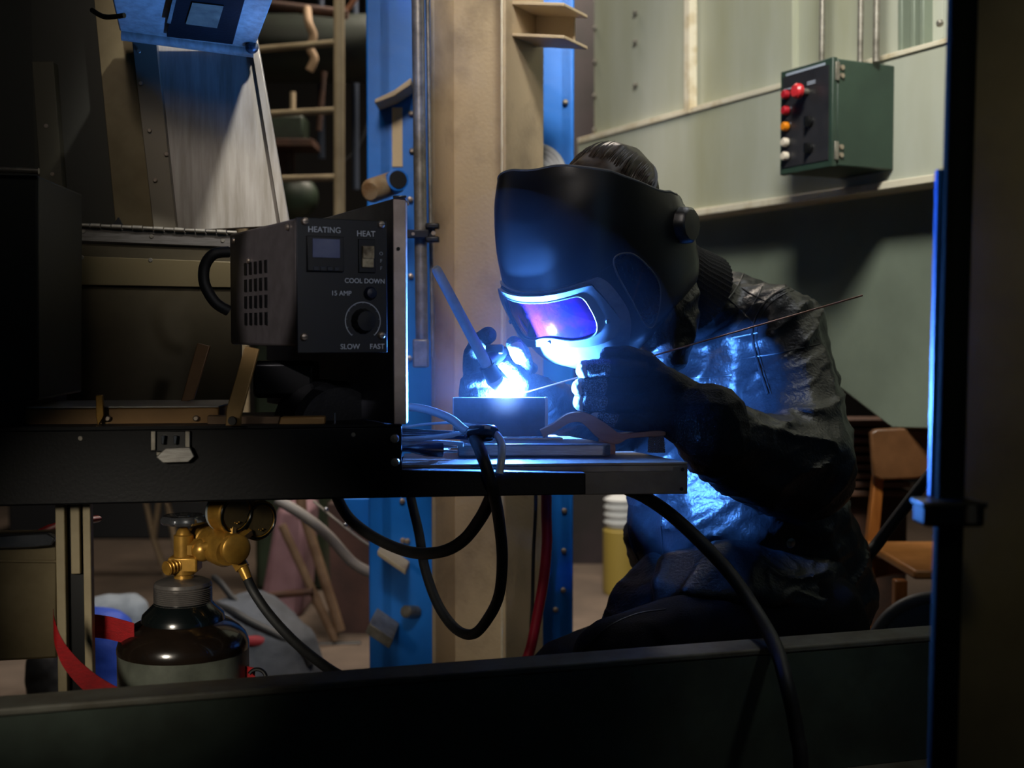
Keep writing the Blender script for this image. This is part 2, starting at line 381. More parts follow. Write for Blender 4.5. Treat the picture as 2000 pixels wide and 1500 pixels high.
for px, py in ((1102, 997), (1101, 1075), (1100, 1152), (1085, 1190), (787, 1055), (796, 1056), (786, 978), (803, 222), (805, 295), (803, 540), (802, 390), (800, 700), (1104, 200)):
    c = P(px, py, 3.118); b = MB(); b.lathe(c, (0, -1, 0), [(0, .007), (.007, .007), (.010, .003)], 8); b.build('bolt', M_boltm, bl)
lb = P(776, 268, 3.119); MB().box(lb, (.026, .004, .148)).build('paper_label', mat('cream_label', 'cdb892', .7), bl)
# angle bracket and pipe stub
br = MB(); a0, a1, a2 = P(732, 194, 3.02), P(770, 176, 3.02), P(803, 152, 3.02)
br.prism([a0, a1, a2, a2+V((0, 0, -.016)), a1+V((0, 0, -.014)), a0+V((0, 0, -.010))], (0, .10, 0)); br.build('bracket', M_cream, bl, bevel=.002)
br = MB(); a0, a1 = P(737, 1076, 3.0), P(792, 1114, 3.0)
br.prism([a0, a1, a1+V((0, 0, -.012)), a0+V((0, 0, -.012))], (0, .12, 0)); br.build('bracket', M_creamrust, bl, bevel=.002)
br = MB(); a0, a1 = P(722, 1218, 2.95), P(768, 1250, 2.95)
br.prism([a0, a1, a1+V((-.01, 0, -.022)), a0+V((-.012, 0, -.022))], (0, .17, 0)); br.build('lug', M_galv, bl, bevel=.002)
br = MB(); br.lathe(P(812, 1195, 3.118), (-.5, -1, .25), [(0, .016), (.05, .016), (.055, .012)], 16); br.build('lug', M_galv, bl, smooth=True)
ps = MB(); pa, pb = P(727, 372, 2.86), P(772, 356, 2.98); d = (pb-pa)
vs = [pa-d*.12, pa, pb]; ps.sweep([pa-d*.1, pa, pb], [.020, .028, .028], 24, up=(0, 0, 1)); ps.build('pipe_stub', mat('stub_paint', '9a8a6c', .5, 0, '7a5a38', 22), bl, smooth=True)
dd = (pb-pa).normalized()
MB().lathe(P(768, 357, 2.93), V((.35, -1, .05)), [(0, .026), (.045, .026), (.046, .020)], 24).build('pipe_cap', M_blue, bl, smooth=True)
MB().lathe(P(768, 357, 2.93)+V((.35, -1, .05)).normalized()*.0465, V((.35, -1, .05)), [(0, .021), (.002, .021)], 24).build('pipe_mouth', M_black, bl, smooth=True)

# ------------------------------------------------------------------ cream H column
cc = thing('steel_column', V((-.02, 2.85, 0)), 'cream painted steel H-beam column behind the welding table', 'column')
ph = math.radians(29); U = V((math.sin(ph), math.cos(ph), 0)); Wd = V((math.cos(ph), -math.sin(ph), 0))
# flange R front edge at px 979, D 2.78
fr = P(979, 800, 2.76); fr.z = 0; tf = .011; b_ = .185
Hh = 3.6
def slab(origin, d1, l1, d2, l2, z0=0, z1=Hh): return MB().prism([origin+V((0, 0, z0)), origin+d1*l1+V((0, 0, z0)), origin+d1*l1+d2*l2+V((0, 0, z0)), origin+d2*l2+V((0, 0, z0))], (0, 0, z1-z0))
slab(fr, U, b_, Wd, tf).build('flange', M_cream, cc, bevel=.003)
fl = P(836, 800, 2.84); fl.z = 0
span = (fr-fl).dot(Wd)
fl = fr - Wd*span
slab(fl, U, b_, Wd, tf).build('flange', M_cream, cc, bevel=.003)
slab(fl+Wd*tf+U*(b_/2-.005), Wd, span-tf, U, .01).build('web', M_cream, cc)
# stub channel near the top
ch = MB(); q0 = fr+U*.03+Wd*tf; 
zc = P(1000, 40, 2.78).z
for dz, hh in ((.035, .008), (-.035, .008)):
    ch.prism([q0+V((0, 0, zc+dz)), q0+U*.12+V((0, 0, zc+dz)), q0+U*.12+Wd*.13+V((0, 0, zc+dz-.02)), q0+Wd*.13+V((0, 0, zc+dz-.02))], (0, 0, hh))
ch.prism([q0+U*.112+V((0, 0, zc-.035)), q0+U*.12+V((0, 0, zc-.035)), q0+U*.12+Wd*.10+V((0, 0, zc-.05)), q0+U*.112+Wd*.10+V((0, 0, zc-.05))], (0, 0, .075))
ch.build('stub_channel', M_cream, cc, bevel=.002)
# weld bead along flange
MB().sweep([fr+Wd*.002+V((0, 0, z*.02)) + V((0, -.0015*(z % 2), 0)) for z in range(0, 180)], .003, 6).build('weld_bead', M_walledge, cc, smooth=True)

# grey conduit along the columns
gp = thing('conduit', P(822, 700, 2.66), 'galvanised vertical conduit pipe running down left of the cream column', 'conduit')
xa = P(816, 0, 2.66); xb = P(824, 670, 2.66)
MB().cyl(xb, xa+(xa-xb)*.15, .0135).build('pipe', M_galv, gp, smooth=True)
MB().cyl(P(834, 0, 2.7)+V((0, 0, .1)), P(845, 700, 2.7), .004).build('wire', M_galv, gp, smooth=True)
MB().box(P(822, 690, 2.66), (.034, .03, .062)).build('end_fitting', M_galv, gp, bevel=.004)
cl = thing('pipe_clamp', P(828, 456, 2.64), 'black pipe clamp holding the vertical conduit to the cream column', 'clamp')
MB().box(P(815, 457, 2.635), (.05, .012, .018)).build('band', M_black, cl, bevel=.002)
MB().box(P(845, 442, 2.64), (.030, .03, .012)).build('jaw', M_black, cl, bevel=.003)
MB().box(P(845, 468, 2.64), (.030, .03, .012)).build('jaw', M_black, cl, bevel=.003)
MB().box(P(841, 456, 2.65), (.02, .02, .03)).build('block', M_black, cl, bevel=.003)
MB().lathe(P(847, 456, 2.635), (0, -1, 0), [(0, .005), (.01, .005)], 6).build('screw', M_boltm, cl)
MB().lathe(P(807, 457, 2.628), (0, -1, 0), [(0, .0035), (.004, .0035)], 8).build('screw', M_boltm, cl)
# ------------------------------------------------------------------ background things at the left
ld = thing('ladder', P(662, 400, 4.3)*1, 'cream metal ladder standing in the dark background', 'ladder'); 
M_ladder = mat('ladder_paint', '93866b', .55, 0, '7a6d55', 8)
lr = P(662, 200, 4.3); lx = lr.x; lx2 = P(470, 200, 4.5).x
MB().cyl((lx-.005, 4.3, .62), (lx+.016, 4.3, 5.06), .019).build('side_rail', M_ladder, ld, smooth=True)
MB().cyl((lx2, 4.5, .62), (lx2, 4.5, 5.06), .019).build('side_rail', M_ladder, ld, smooth=True)
zr = P(655, 78, 4.3).z - P(655, 210, 4.3).z
for k in range(-6, 14):
    z = P(655, 342, 4.3).z + (k-0)*zr
    if 0.66 < z < 5: MB().cyl((lx, 4.3, z-.008), (lx2, 4.5, z+.008), .012).build('rung', M_ladder, ld, smooth=True)
dk = thing('duct', P(635, 95, 5.2), 'large dull green horizontal duct behind the ladder', 'duct')
MB().cyl(P(300, 95, 5.2), P(770, 95, 5.2), .14, seg=28).build('pipe', mat('duct_green', '1c261b', .5, 0, '12170f', 5), dk, smooth=True)
for px in (400, 720): q = P(px, 95, 5.2); MB().cyl(q, V((q.x, q.y, 5.06)), .012).build('hanger', M_galv, dk, smooth=True)
gm = thing('green_machine', P(575, 420, 5.0), 'old green and rusty machine seen between the ladder rungs', 'machine')
MB().box(P(560, 255, 5.0), (.16, .16, .1)).build('housing', M_green, gm, bevel=.01)
MB().box(P(560, 285, 4.98), (.24, .2, .03)).build('shelf_plate', M_rust, gm, bevel=.003)
MB().box(P(548, 330, 5.05), (.1, .12, .16)).build('body', M_rust, gm, bevel=.01)
MB().ball(P(575, 385, 5.0), .09, 3, (1.1, .8, 1)).build('casting', M_green, gm, smooth=True)
MB().box((P(575, 700, 5.4).x, 5.4, .7), (.3, .3, 1.4)).build('base', M_green, gm, bevel=.02)
MB().cyl(P(572, 180, 5.0), P(572, 240, 5.0), .011).build('lever', M_cream, gm, smooth=True)
st = cable([P(600, 18, 4.88), P(603, 45, 4.8), P(612, 70, 4.8), P(606, 95, 4.8), P(614, 115, 4.8), P(604, 138, 4.8)], .016).build('rag', mat('rag_cloth', '8f775c', .8), smooth=True); tag(st, 'pale hanging strip of cloth behind the ladder', 'rag')
rd = MB().cyl(P(633, 140, 4.9), P(623, 255, 4.9), .011).build('copper_pipe', M_rust, smooth=True); tag(rd, 'thin rust-brown rod hanging behind the ladder', 'rod')
for (a, b, lab) in (((690, 140, 5.4), (695, 370, 5.4), 'thin dark grey upright bar right of the ladder'), ((627, 270, 5.3), (628, 310, 5.3), 'short bluish bar behind the ladder rungs')):
    qa = P(*a); qb = P(*b); tag(MB().cyl(V((qb.x, qb.y, 5.05)), qb, .015).build('bar', mat('bluegrey'+str(a[0]), '3a4250', .4), smooth=True), lab, 'bar')
tag(MB().cyl(P(470, 4, 4.9), P(680, 28, 4.9), .02).build('pipe', M_rust, smooth=True), 'rust-brown pipe across the dark at the top of the ladder', 'pipe')
tag(MB().cyl(P(700, -10, 4.9), P(676, 22, 4.9), .010).build('brace', M_wood, smooth=True), 'short tan brace against the ladder top', 'brace')
tag(cable([V((P(745, 100, 5.6).x, 5.6, 5.05)), P(744, 60, 5.6), P(730, 190, 5.6), P(712, 260, 5.6), P(690, 300, 5.6), P(672, 315, 5.6)], .008).build('cable', M_rubber, smooth=True), 'thin black cable hanging right of the ladder', 'cable')
# dark machine block behind the column gap at the right
tag(MB().box((P(1142, 200, 6).x, 6.0, 1.6), (.5, .3, 3.2)).build('machine_cabinet', mat('dim_maroon', '2a1f22', .6, 0, '14110f', 3)), 'dark reddish machine seen in the slit between blue column and enclosure', 'machine')
tag(MB().box((P(1165, 1000, 6.3).x, 6.4, .3), (1.6, .3, .75)).build('workbench', mat('dim_grey', '3a3c3f', .6)), 'dark grey bench far behind under the welding table', 'bench')
# ribbed grey duct end behind head
fd = MB(); c = P(1052, 335, 3.0)
for r, t in ((.062, .010), (.050, .008), (.038, .008), (.026, .008)): fd.torus(c, (0.3, -1, .2), r, t, 36, 10)
fd.lathe(c+V((0, .03, 0)), (0.3, -1, .2), [(0, .07), (.02, .066)], 36)
tag(fd.build('ribbed_hose', mat('pale_grey_hose', 'a4a7a8', .5), smooth=True), 'pale grey ribbed round hose end peeking out behind the cream column', 'hose')
# yellow bucket behind jacket
bk = thing('bucket', V((P(1204, 1100, 3.9).x, 3.9, 0)), 'yellow canister with pale ribbed neck on the floor behind the welder', 'canister')
bx = P(1212, 1100, 5.2); 
MB().lathe((bx.x, 5.2, 0.0), (0, 0, 1), [(0, .07), (.02, .075), (P(1204, 1035, 5.2).z, .075), (P(1204, 1028, 5.2).z, .055)], 28).build('body', mat('yellow_plastic', '94803a', .5), bk, smooth=True)
n_ = MB(); z0 = P(1204, 1028, 5.2).z
n_.lathe((bx.x, 5.2, z0), (0, 0, 1), [(0, .062)]+[(i*.016+.005*(i % 2), .072 if i % 2 else .063) for i in range(1, 8)]+[(.135, .04)], 28)
n_.build('neck', M_gloveside, bk, smooth=True)
# ------------------------------------------------------------------ things on the floor behind, left
DBa = 4.75; tag(MB().prism([P(540, 990, DBa), P(602, 990, DBa), P(588, 1211, DBa), P(500, 1211, DBa)], (0, .3, 0)).build('pink_canister', mat('dusty_pink', '8f7078', .6, 0, '7a5c62', 6), bevel=.03), 'dusty pink tall canister behind the gas regulator', 'canister')
tag(MB().prism([P(640, 985, 4.5), P(760, 985, 4.5), P(750, 1242, 4.5), P(650, 1242, 4.5)], (0, .4, 0)).build('rusty_plate', mat('rusty_mauve', '4c332c', .7, 0, '33221e', 6)), 'rusty brown steel plate leaning left of the blue column', 'plate')
tr = thing('trestle', P(640, 1235, 4.35), 'tan steel trestle with splayed legs behind the gas regulator', 'trestle')
M_tan = mat('tan_steel', '735e48', .6, 0, '553f2c', 9)
for a, b, r in (((595, 1010), (665, 1232), .018), ((550, 1025), (655, 1250), .015), ((612, 1170), (655, 1240), .012)):
    MB().cyl(P(*a, 4.35), P(*b, 4.35), r).build('leg', M_tan, tr, smooth=True)
MB().cyl(P(590, 1012, 4.35), P(586, 950, 4.35), .02).build('post', M_tan, tr, smooth=True)
MB().cyl(P(462, 1170, 4.35), P(612, 1155, 4.33), .013).build('cross_bar', M_rust, tr, smooth=True)
MB().cyl(P(560, 1262, 4.35), P(705, 1258, 4.35), .012).build('foot_bar', M_black, tr, smooth=True)
tag(cable([P(540, 975, 3.3), P(590, 1005, 3.3), P(640, 1045, 3.3), P(690, 1100, 3.3), P(738, 1125, 3.3)], .015).build('grey_hose', mat('grey_hose', '7b756f', .5), smooth=True), 'thick grey hose running down to the blue column from the left', 'hose')
sl = thing('perforated_strip', P(700, 1060, 3.2), 'dark steel strip with bright rivets sloping to the blue column', 'strip')
MB().sweep(catmull([P(612, 978, 3.2), P(650, 1010, 3.2), P(700, 1050, 3.2), P(745, 1080, 3.2)], 6), .010, 8, flat=.3).build('strip', M_galv, sl, smooth=True)
for px, py in ((637, 995), (675, 1025), (688, 1032), (732, 1064)): MB().ball(P(px, py, 3.18), .006, 2).build('rivet', M_chrome, sl, smooth=True)
tag(MB().prism([P(668, 975, 3.3), P(790, 975, 3.3), P(790, 1075, 3.3), P(745, 1062, 3.3), P(700, 1035, 3.3)], (0, .04, 0)).build('gusset_plate', M_blue), 'blue steel gusset plate beside the foot of the blue column, under the black rail', 'plate')
# forked trestle far left
ft = thing('forked_stand', P(320, 1120, 4.2), 'pale forked wooden stand behind the gas cylinder valve', 'stand')
M_palet = mat('pale_tan', 'a08c70', .6)
for pts in (((283, 970), (300, 1050), (325, 1125)), ((312, 970), (302, 1045), (300, 1052)), ((325, 970), (340, 1050), (352, 1125))):
    MB().sweep([P(x, y, 5.6) for x, y in pts], .024, 8, flat=.5).build('leg', M_palet, ft, smooth=True)
MB().box(P(305, 955, 5.6), (.25, .1, .03)).build('top_bar', M_palet, ft)
tag(MB().box((P(240, 1000, 6.6).x, 6.75, .11), (1.2, .4, .22)).build('low_bench', mat('dim_bench', '23262a', .6), bevel=.01), 'dark low bench far behind the cream rack leg', 'bench')
# bags
def bag(name, prims, m, label, cat, vox=.008, ds=.006):
    b = MB()
    for q in prims: b.hull(q)
    me = remeshed(b, vox, 8); displace(me, lambda c, n: ds*noise.noise(c*16)+.4*ds*noise.noise(c*40))
    return tag(finish(name, me, m, smooth=True), label, cat)
def FL(px, D, z): q = P(px, 1000, D); return V((q.x, D, z))
g = bag('duffel_bag', [[(P(500, 1215, 3.62), .10), (P(560, 1275, 3.55), .10), (P(430, 1240, 3.62), .10), (FL(430, 3.6, .10), .10), (FL(575, 3.5, .09), .09)]], mat('bag_grey', '50545c', .8, 0, '3d4147', 6, .4, 200), 'grey fabric bag with a red patch on the floor behind the gas cylinder', 'bag', .009)
gb_ = BVHTree.FromPolygons([v.co+ORG[g] for v in g.data.vertices], [p.vertices[:] for p in g.data.polygons])
def onbag(px, py):
    h = gb_.ray_cast(CAM, RAY(px, py).normalized(), 9); return h[0] if h[0] is not None else P(px, py, 3.5)
MB().ball(onbag(498, 1252), .036, 3, (1, .35, .45)).build('red_patch', mat('patch_red', '7c1a22', .7), g, smooth=True)
cable([onbag(x, y) for x, y in ((415, 1180), (455, 1195), (490, 1215), (540, 1240), (590, 1270), (606, 1300))], .012).build('strap', M_rubber, g, smooth=True)
cable([P(418, 1128, 3.7), P(432, 1140, 3.65), P(452, 1165, 3.6), P(470, 1180, 3.58)], .010).build('handle', M_rubber, g, smooth=True)
bag('blue_bag', [[(P(100, 1225, 3.45), .07), (P(215, 1235, 3.45), .07), (FL(105, 3.45, .07), .07), (FL(215, 3.45, .07), .07)]], mat('bag_blue', '103a9c', .6, 0, '0c2e80', 6, .4, 200), 'royal blue bag on the floor behind the cream rack leg', 'bag')
bag('grey_sack', [[(P(195, 1205, 3.75), .07), (P(255, 1195, 3.75), .06), (FL(195, 3.75, .07), .07), (FL(265, 3.75, .07), .07)]], mat('sack_grey', '7d858c', .75, 0, '5a6067', 6), 'pale grey sack between the blue bag and the gas cylinder', 'sack')
bag('black_case', [[(P(82, 1290, 3.3), .04), (P(95, 1350, 3.3), .05), (FL(80, 3.3, .05), .05)]], M_rubber, 'small black lumpy case at the foot of the blue bag', 'case')
# ------------------------------------------------------------------ machine frame / rack at the left (front plane)
MP = plane((0, 1.86, 0), (1, .0875)); MN = MP[1]; MX = V((1, .0875, 0)).normalized()
def mp(pts, off, thick, pl=None): return MB().prism([RP(x, y, pl or MP, -off) for x, y in pts], -MN*thick)
rail = thing('machine_rail', RP(500, 990, MP), 'long black steel rail across the left, carrying latch, control box and welding table', 'rail')
mp([(-160, 843), (785, 832), (785, 972), (-160, 993)], -.004, .035).build('front_plate', M_blacksteel, rail, bevel=.003)
mp([(783, 918), (1144, 924), (1144, 966), (783, 972)], -.004, .03).build('arm', M_blacksteel, rail, bevel=.002)
mp([(-160, 836), (785, 829), (785, 833), (-160, 844)], -.008, .30).build('top_lip', M_blacksteel, rail)
MB().lathe(RP(724, 884, MP, .0045), MN, [(-.002, .0155), (.0006, .0155)], 28).build('cable_hole', mat('hole_black', '030405', .9), rail)
ec = RP(785, 900, MP, -.01); z1_, z0_ = RP(785, 831, MP).z, RP(785, 972, MP).z
MB().prism([V((ec.x, ec.y, z0_)), V((ec.x, ec.y, z1_)), V((ec.x, ec.y, z1_))-MN*.29, V((ec.x, ec.y, z0_))-MN*.29], -MX*.004).build('arc_stop_plate', M_blacksteel, rail)  # plate added to keep arc light off the gas regulator
for px, py in ((770, 856), (771, 902)):
    MB().lathe(RP(px, py, MP, .004), MN, [(0, .0075), (.004, .0075), (.007, .006), (.0075, 0)], 16).build('bolt', M_boltm, rail, smooth=True)
for px, py in ((157, 856), (690, 849)): MB().lathe(RP(px, py, MP, .004), MN, [(0, .0035), (.001, .003)], 12).build('screw', M_galv, rail, smooth=True)
lt = thing('toggle_latch', RP(337, 905, MP), 'black and silver toggle latch on the face of the black rail', 'latch')
mp([(293, 842), (372, 842), (372, 882), (293, 882)], -.006, .004).build('base_plate', M_black, lt, bevel=.001)
for a in (299, 366): mp([(a-5, 842), (a+5, 842), (a+5, 880), (a-5, 880)], -.010, .006).build('ear', M_galv, lt, bevel=.001)
for a in (318, 342): mp([(a-4, 851), (a+4, 851), (a+2, 868), (a-3, 868)], -.014, .006).build('claw', M_chrome, lt, bevel=.001)
mp([(323, 875), (371, 873), (380, 892), (368, 903), (318, 905), (304, 893)], -.016, .006).build('lever', M_alum, lt, bevel=.0015)
mp([(305, 882), (323, 884), (322, 893), (305, 890)], -.014, .004).build('hook', M_galv, lt, bevel=.001)

rk = thing('rack_leg', RP(148, 1400, MP), 'cream slotted metal rack leg standing left of the gas cylinder', 'rack leg')
x_l, x_r = RP(115, 1100, MP, -.06), RP(182, 1100, MP, -.06)
zt_ = .86
def post(a, b, off, t, m, nm, z1=zt_, z0=0): 
    A = RP(a, 1100, MP, -.06); B = RP(b, 1100, MP, -.06); A = A+MN*off; B = B+MN*off
    return MB().prism([V((A.x, A.y, z0)), V((B.x, B.y, z0)), V((B.x, B.y, z1)), V((A.x, A.y, z1))], -MN*t).build(nm, m, rk, bevel=.0015)
M_rack = mat('rack_cream', 'a39778', .5, 0, '8a7d60', 8)
post(115, 182, 0, .006, M_rack, 'back_web'); post(115, 133, .016, .016, M_rack, 'edge'); post(168, 183, .016, .016, M_rack, 'edge')
post(142, 160, .010, .010, M_rack, 'centre_rib', zt_, P(150, 1122, 1.85).z)
post(133, 168, .001, .001, M_black, 'slot')
lc = thing('metal_case', RP(60, 1290, MP, -.1), 'tan metal drawer case at the lower left with a chrome latch on top', 'case')
mp([(-160, 1062), (112, 1056), (112, 1286), (-160, 1300)], .11, .12).build('body', M_sheet2, lc, bevel=.004)
mp([(-160, 1092), (112, 1094), (112, 1100), (-160, 1098)], .108, .01).build('rim', M_sheet2, lc, bevel=.001)
mp([(-20, 1048), (92, 1042), (108, 1052), (100, 1066), (60, 1070), (-20, 1072)], .09, .02).build('latch', M_chrome, lc, bevel=.002)
pl = thing('pliers', P(150, 1030, 2.1), 'red-handled pliers lying on the tan metal case', 'pliers')
MB().sweep([P(60, 1046, 2.0), P(100, 1032, 2.04), P(150, 1020, 2.1), P(190, 1013, 2.15)], [.006, .012, .013, .010], 14, flat=.6).build('handle', M_red, pl, smooth=True)
MB().sweep([P(62, 1048, 2.0), P(100, 1043, 2.06), P(118, 1036, 2.1)], [.005, .008, .009], 14, flat=.6).build('handle', M_red, pl, smooth=True)
MB().sweep([P(20, 1052, 1.96), P(62, 1047, 2.0)], [.003, .006], 12).build('jaw', M_chrome, pl, smooth=True)

# cabinets of sheet steel above the rail
dc = thing('dark_cabinet', RP(30, 860, MP, -.1), 'very dark greenish steel cabinet at the left edge', 'cabinet')
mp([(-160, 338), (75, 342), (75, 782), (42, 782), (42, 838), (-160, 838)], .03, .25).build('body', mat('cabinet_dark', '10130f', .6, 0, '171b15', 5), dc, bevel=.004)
MB().cyl(RP(-160, 325, MP, -.02), RP(76, 334, MP, -.02), .0045).build('top_rod', M_galv, dc, smooth=True)
HPl = (MP[0]+V((0, .42, 0)), MN)
def hp_(pts, off, thick): return MB().prism([RP(x, y, HPl, -off) for x, y in pts], -MN*thick)
lo = thing('sheet_steel_door', RP(250, 800, HPl), 'dark tan sheet steel lower door with a long piano hinge, left of the control box', 'door panel')
M_door = mat('door_sheet', '4d4533', .45, .3, '3b3526', 5)
hp_([(40, 470), (470, 484), (470, 800), (40, 800)], 0, .02).build('panel', M_door, lo)
hp_([(70, 497), (470, 512), (470, 562), (70, 555)], -.006, .006).build('reinforcement_strip', mat('door_strip', '665b40', .45, .3), lo, bevel=.001)
hp_([(70, 438), (455, 457), (455, 483), (70, 467)], -.006, .006).build('hinge_leaf', M_steel, lo, bevel=.001)
for k in range(19):
    a = 75+k*20.5; y = 435.5+(a-75)*.049
    MB().cyl(RP(a, y, HPl, .01), RP(a+18.5, y+.9, HPl, .01), .0042 if k % 2 else .0034, seg=10).build('hinge_knuckle', M_galv, lo, smooth=True)
for px, py in ((160, 503), (294, 508), (163, 452), (296, 462), (435, 470)): MB().lathe(RP(px, py, HPl, .006), MN, [(0, .004), (.0015, .003)], 12).build('screw', M_galv, lo, smooth=True)
hd = thing('hood', RP(350, 440, HPl), 'large brushed sheet steel hood rising above the piano hinge at upper left', 'hood')
hp_([(290, 40), (497, 60), (562, 440), (338, 452)], .04, .02).build('main_sheet', M_sheet, hd, bevel=.001)
hp_([(486, 60), (500, 62), (566, 442), (548, 445)], .03, .02).build('edge_flange', M_sheet, hd, bevel=.001)
hp_([(252, 30), (300, 34), (345, 452), (300, 449)], .02, .03).build('lap_strip', mat('sheet_strip', '7a7262', .45, .45), hd, bevel=.001)
hp_([(178, -60), (256, -60), (305, 450), (226, 443)], .05, .02).build('side_sheet', M_sheet2, hd, bevel=.001)
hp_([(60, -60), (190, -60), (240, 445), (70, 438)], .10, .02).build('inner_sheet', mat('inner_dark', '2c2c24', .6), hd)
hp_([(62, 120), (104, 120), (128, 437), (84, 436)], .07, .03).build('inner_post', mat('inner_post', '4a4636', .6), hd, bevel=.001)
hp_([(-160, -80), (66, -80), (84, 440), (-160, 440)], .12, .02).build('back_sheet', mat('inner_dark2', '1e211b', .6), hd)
for px, py in ((271, 100), (275, 163), (292, 255), (303, 352), (325, 301), (90, 246), (102, 340)): MB().lathe(RP(px, py, HPl, -.018), MN, [(0, .004), (.002, .003)], 12).build('rivet', M_boltm, hd, smooth=True)
MB().prism([RP(x, y, HPl, .002) for x, y in ((215, 446), (231, 424), (243, 447))], -MN*.01).build('wedge', M_black, hd)
# chute window at the top
chd = V((0, -.34, -.5)); C0, C1, C3 = P(496, 98, 2.262), P(233, 62, 2.215), P(560, -70, 1.95)
chn = (C3-C0).cross(C1-C0).normalized()
if chn.dot(CAM-C0) < 0: chn = -chn
cht = thing('chute', C0, 'bent sheet steel chute with a small dark window at the upper left, lit blue', 'chute')
C2 = RP(205, -60, (C0, chn))
MB().prism([C0, C1, C2, C3], -chn*.012).build('sheet', M_sheet, cht, bevel=.004)
CPl = (C0, chn)
MB().sweep([RP(238, 66, CPl), RP(360, 82, CPl), RP(496, 100, CPl)], .012, 12).build('rolled_edge', M_sheet, cht, smooth=True)
def cpoly(pts, off, th): return MB().prism([RP(x, y, CPl, off) for x, y in pts], chn*th)
cpoly([(345, -60), (493, -60), (455, 81), (326, 66)], .001, .006).build('window_frame', M_blacksteel, cht, bevel=.001)
cpoly([(376, 3), (437, 10), (424, 53), (363, 45)], .0075, .002).build('window_pane', mat('dusty_pane', '6d5f4c', .4, 0, '4c4236', 30), cht)
cpoly([(343, -30), (350, -30), (334, 38), (327, 37)], .002, .008).build('trim', M_galv, cht)
MB().ball(RP(492, 92, CPl, .004), .012, 3).build('weld_blob', mat('weld_blue', '5a6470', .4, .5, '22262c', 90), cht, smooth=True)
cable([P(180, 20, 1.98), P(205, 33, 1.95), P(243, 30, 1.93)], .004).build('wire_tie', M_black, cht, smooth=True)

# aluminium/brass rail with levers on top of the black rail
br_ = thing('ledge_bar', RP(250, 833, MP, -.1), 'tan metal ledge bar with a pale top resting on the black rail, left', 'ledge bar')
A0, A1 = RP(40, 832, MP, -.05), RP(428, 833, MP, -.05)
zt2 = RP(240, 797, MP, -.05).z
MB().prism([V((A0.x, A0.y, A0.z)), V((A1.x, A1.y, A0.z)), V((A1.x, A1.y, zt2)), V((A0.x, A0.y, zt2))], V((0, .12, 0))).build('bar', mat('ledge_tan', '9c7440', .45, .2, '7b5a30', 7), br_, bevel=.002)
MB().prism([V((A0.x, A0.y-.001, zt2+.0005)), V((A1.x, A1.y-.001, zt2+.0005)), V((A1.x, A1.y+.17, zt2+.0005)), V((A0.x, A0.y+.17, zt2+.0005))], V((0, 0, .002))).build('top_plate', M_alum, br_)
for px in (211, 383): MB().lathe(RP(px, 817, MP, -.048), MN, [(0, .0045), (.003, .0045), (.0045, .003)], 14).build('screw', M_boltm, br_, smooth=True)
mp([(187, 772), (200, 772), (203, 812), (191, 832), (187, 812)], .035, .008).build('stop_tab', M_brass, br_, bevel=.001)
def lever(pts, D, m, lab, grp):
    q = [P(x, y, D) for x, y in pts]; o = MB().prism(q, (0, .008, 0)).build('lever', m, bevel=.0015); return tag(o, lab, 'lever')
lever([(478, 676), (506, 682), (470, 815), (470, 832), (440, 832), (442, 800)], 1.80, mat('lever_tan', 'ad8a55', .45, .2, '94743f', 10), 'tan flat metal lever strip leaning in front, right of its darker twin', None)
lever([(385, 670), (410, 676), (378, 780), (352, 788)], 2.0, mat('lever_brown', '7a5c3c', .5, .2, '5e4428', 10), 'darker brown flat lever strip, behind and left of the tan one', None)
sb = thing('support_bar', RP(520, 832, MP, -.04), 'brown steel bar with a pivot bolt at the foot of the levers', 'bar')
mp([(405, 812), (545, 814), (545, 833), (405, 833)], .03, .02).build('bar', mat('bar_brown', '6b533c', .5, .3), sb, bevel=.001)
mp([(548, 815), (634, 814), (634, 832), (543, 832)], .02, .03).build('block', mat('block_tan', 'a37c48', .5, .2), sb, bevel=.002)
MB().lathe(P(454, 822, 1.79), (0, -1, 0), [(0, .007), (.004, .006)], 14).build('pivot_bolt', M_black, sb, smooth=True)

# ------------------------------------------------------------------ control box HEATING / HEAT
FD = V((.876, .48, 0)).normalized(); SD = V((-.48, .876, 0)).normalized(); FNn = -SD
K0 = P(578, 560, 1.72); K0.z = 0
zT, zB = P(578, 424, 1.72).z, P(578, 690, 1.72).z
hb = thing('heater_control_box', V((K0.x, K0.y, zB)), 'steel heater control box with black panel reading HEATING, HEAT and COOL DOWN', 'control box')
wbx = .136; dbx = .33
ctr = K0+FD*wbx/2+SD*dbx/2; ctr.z = (zT+zB)/2+.004
MB().box(ctr, (wbx, dbx, zT-zB-.010), (FD, SD, up)).build('housing', mat('housing_steel', '77716f', .4, .5, '6a6462', 40), hb, bevel=.004)
def KF(u, v, off=0): q = K0+FD*wbx*u+FNn*(.004+off); q.z = zT-(zT-zB)*v; return q
MB().box((KF(0, 0)+KF(1, 1))/2-FNn*.002, (wbx, .004, zT-zB), (FD, SD, up)).build('front_panel', M_panel, hb, bevel=.001)
def fbox(u, v, wu, hv, th, m, nm, off=0, bev=.0008): return MB().box(KF(u, v, off+th/2), (wu, th, hv), (FD, SD, up)).build(nm, m, hb, bevel=bev)
HH = zT-zB
fbox(.30, .265, .054, .049, .006, M_black, 'display_bezel'); fbox(.30, .225, .040, .026, .002, mat('lcd', '7a82a0', .25, 0, '59618a', 14), 'display', .0062, 0)
for k in range(4): fbox(.19+.075*k, .385-.01, .0075, .006, .0015, mat('key%d' % k, '1c2230', .5), 'display_key', .0062, .0005)
fbox(.765, .27, .026, .048, .003, M_black, 'switch_bezel'); 
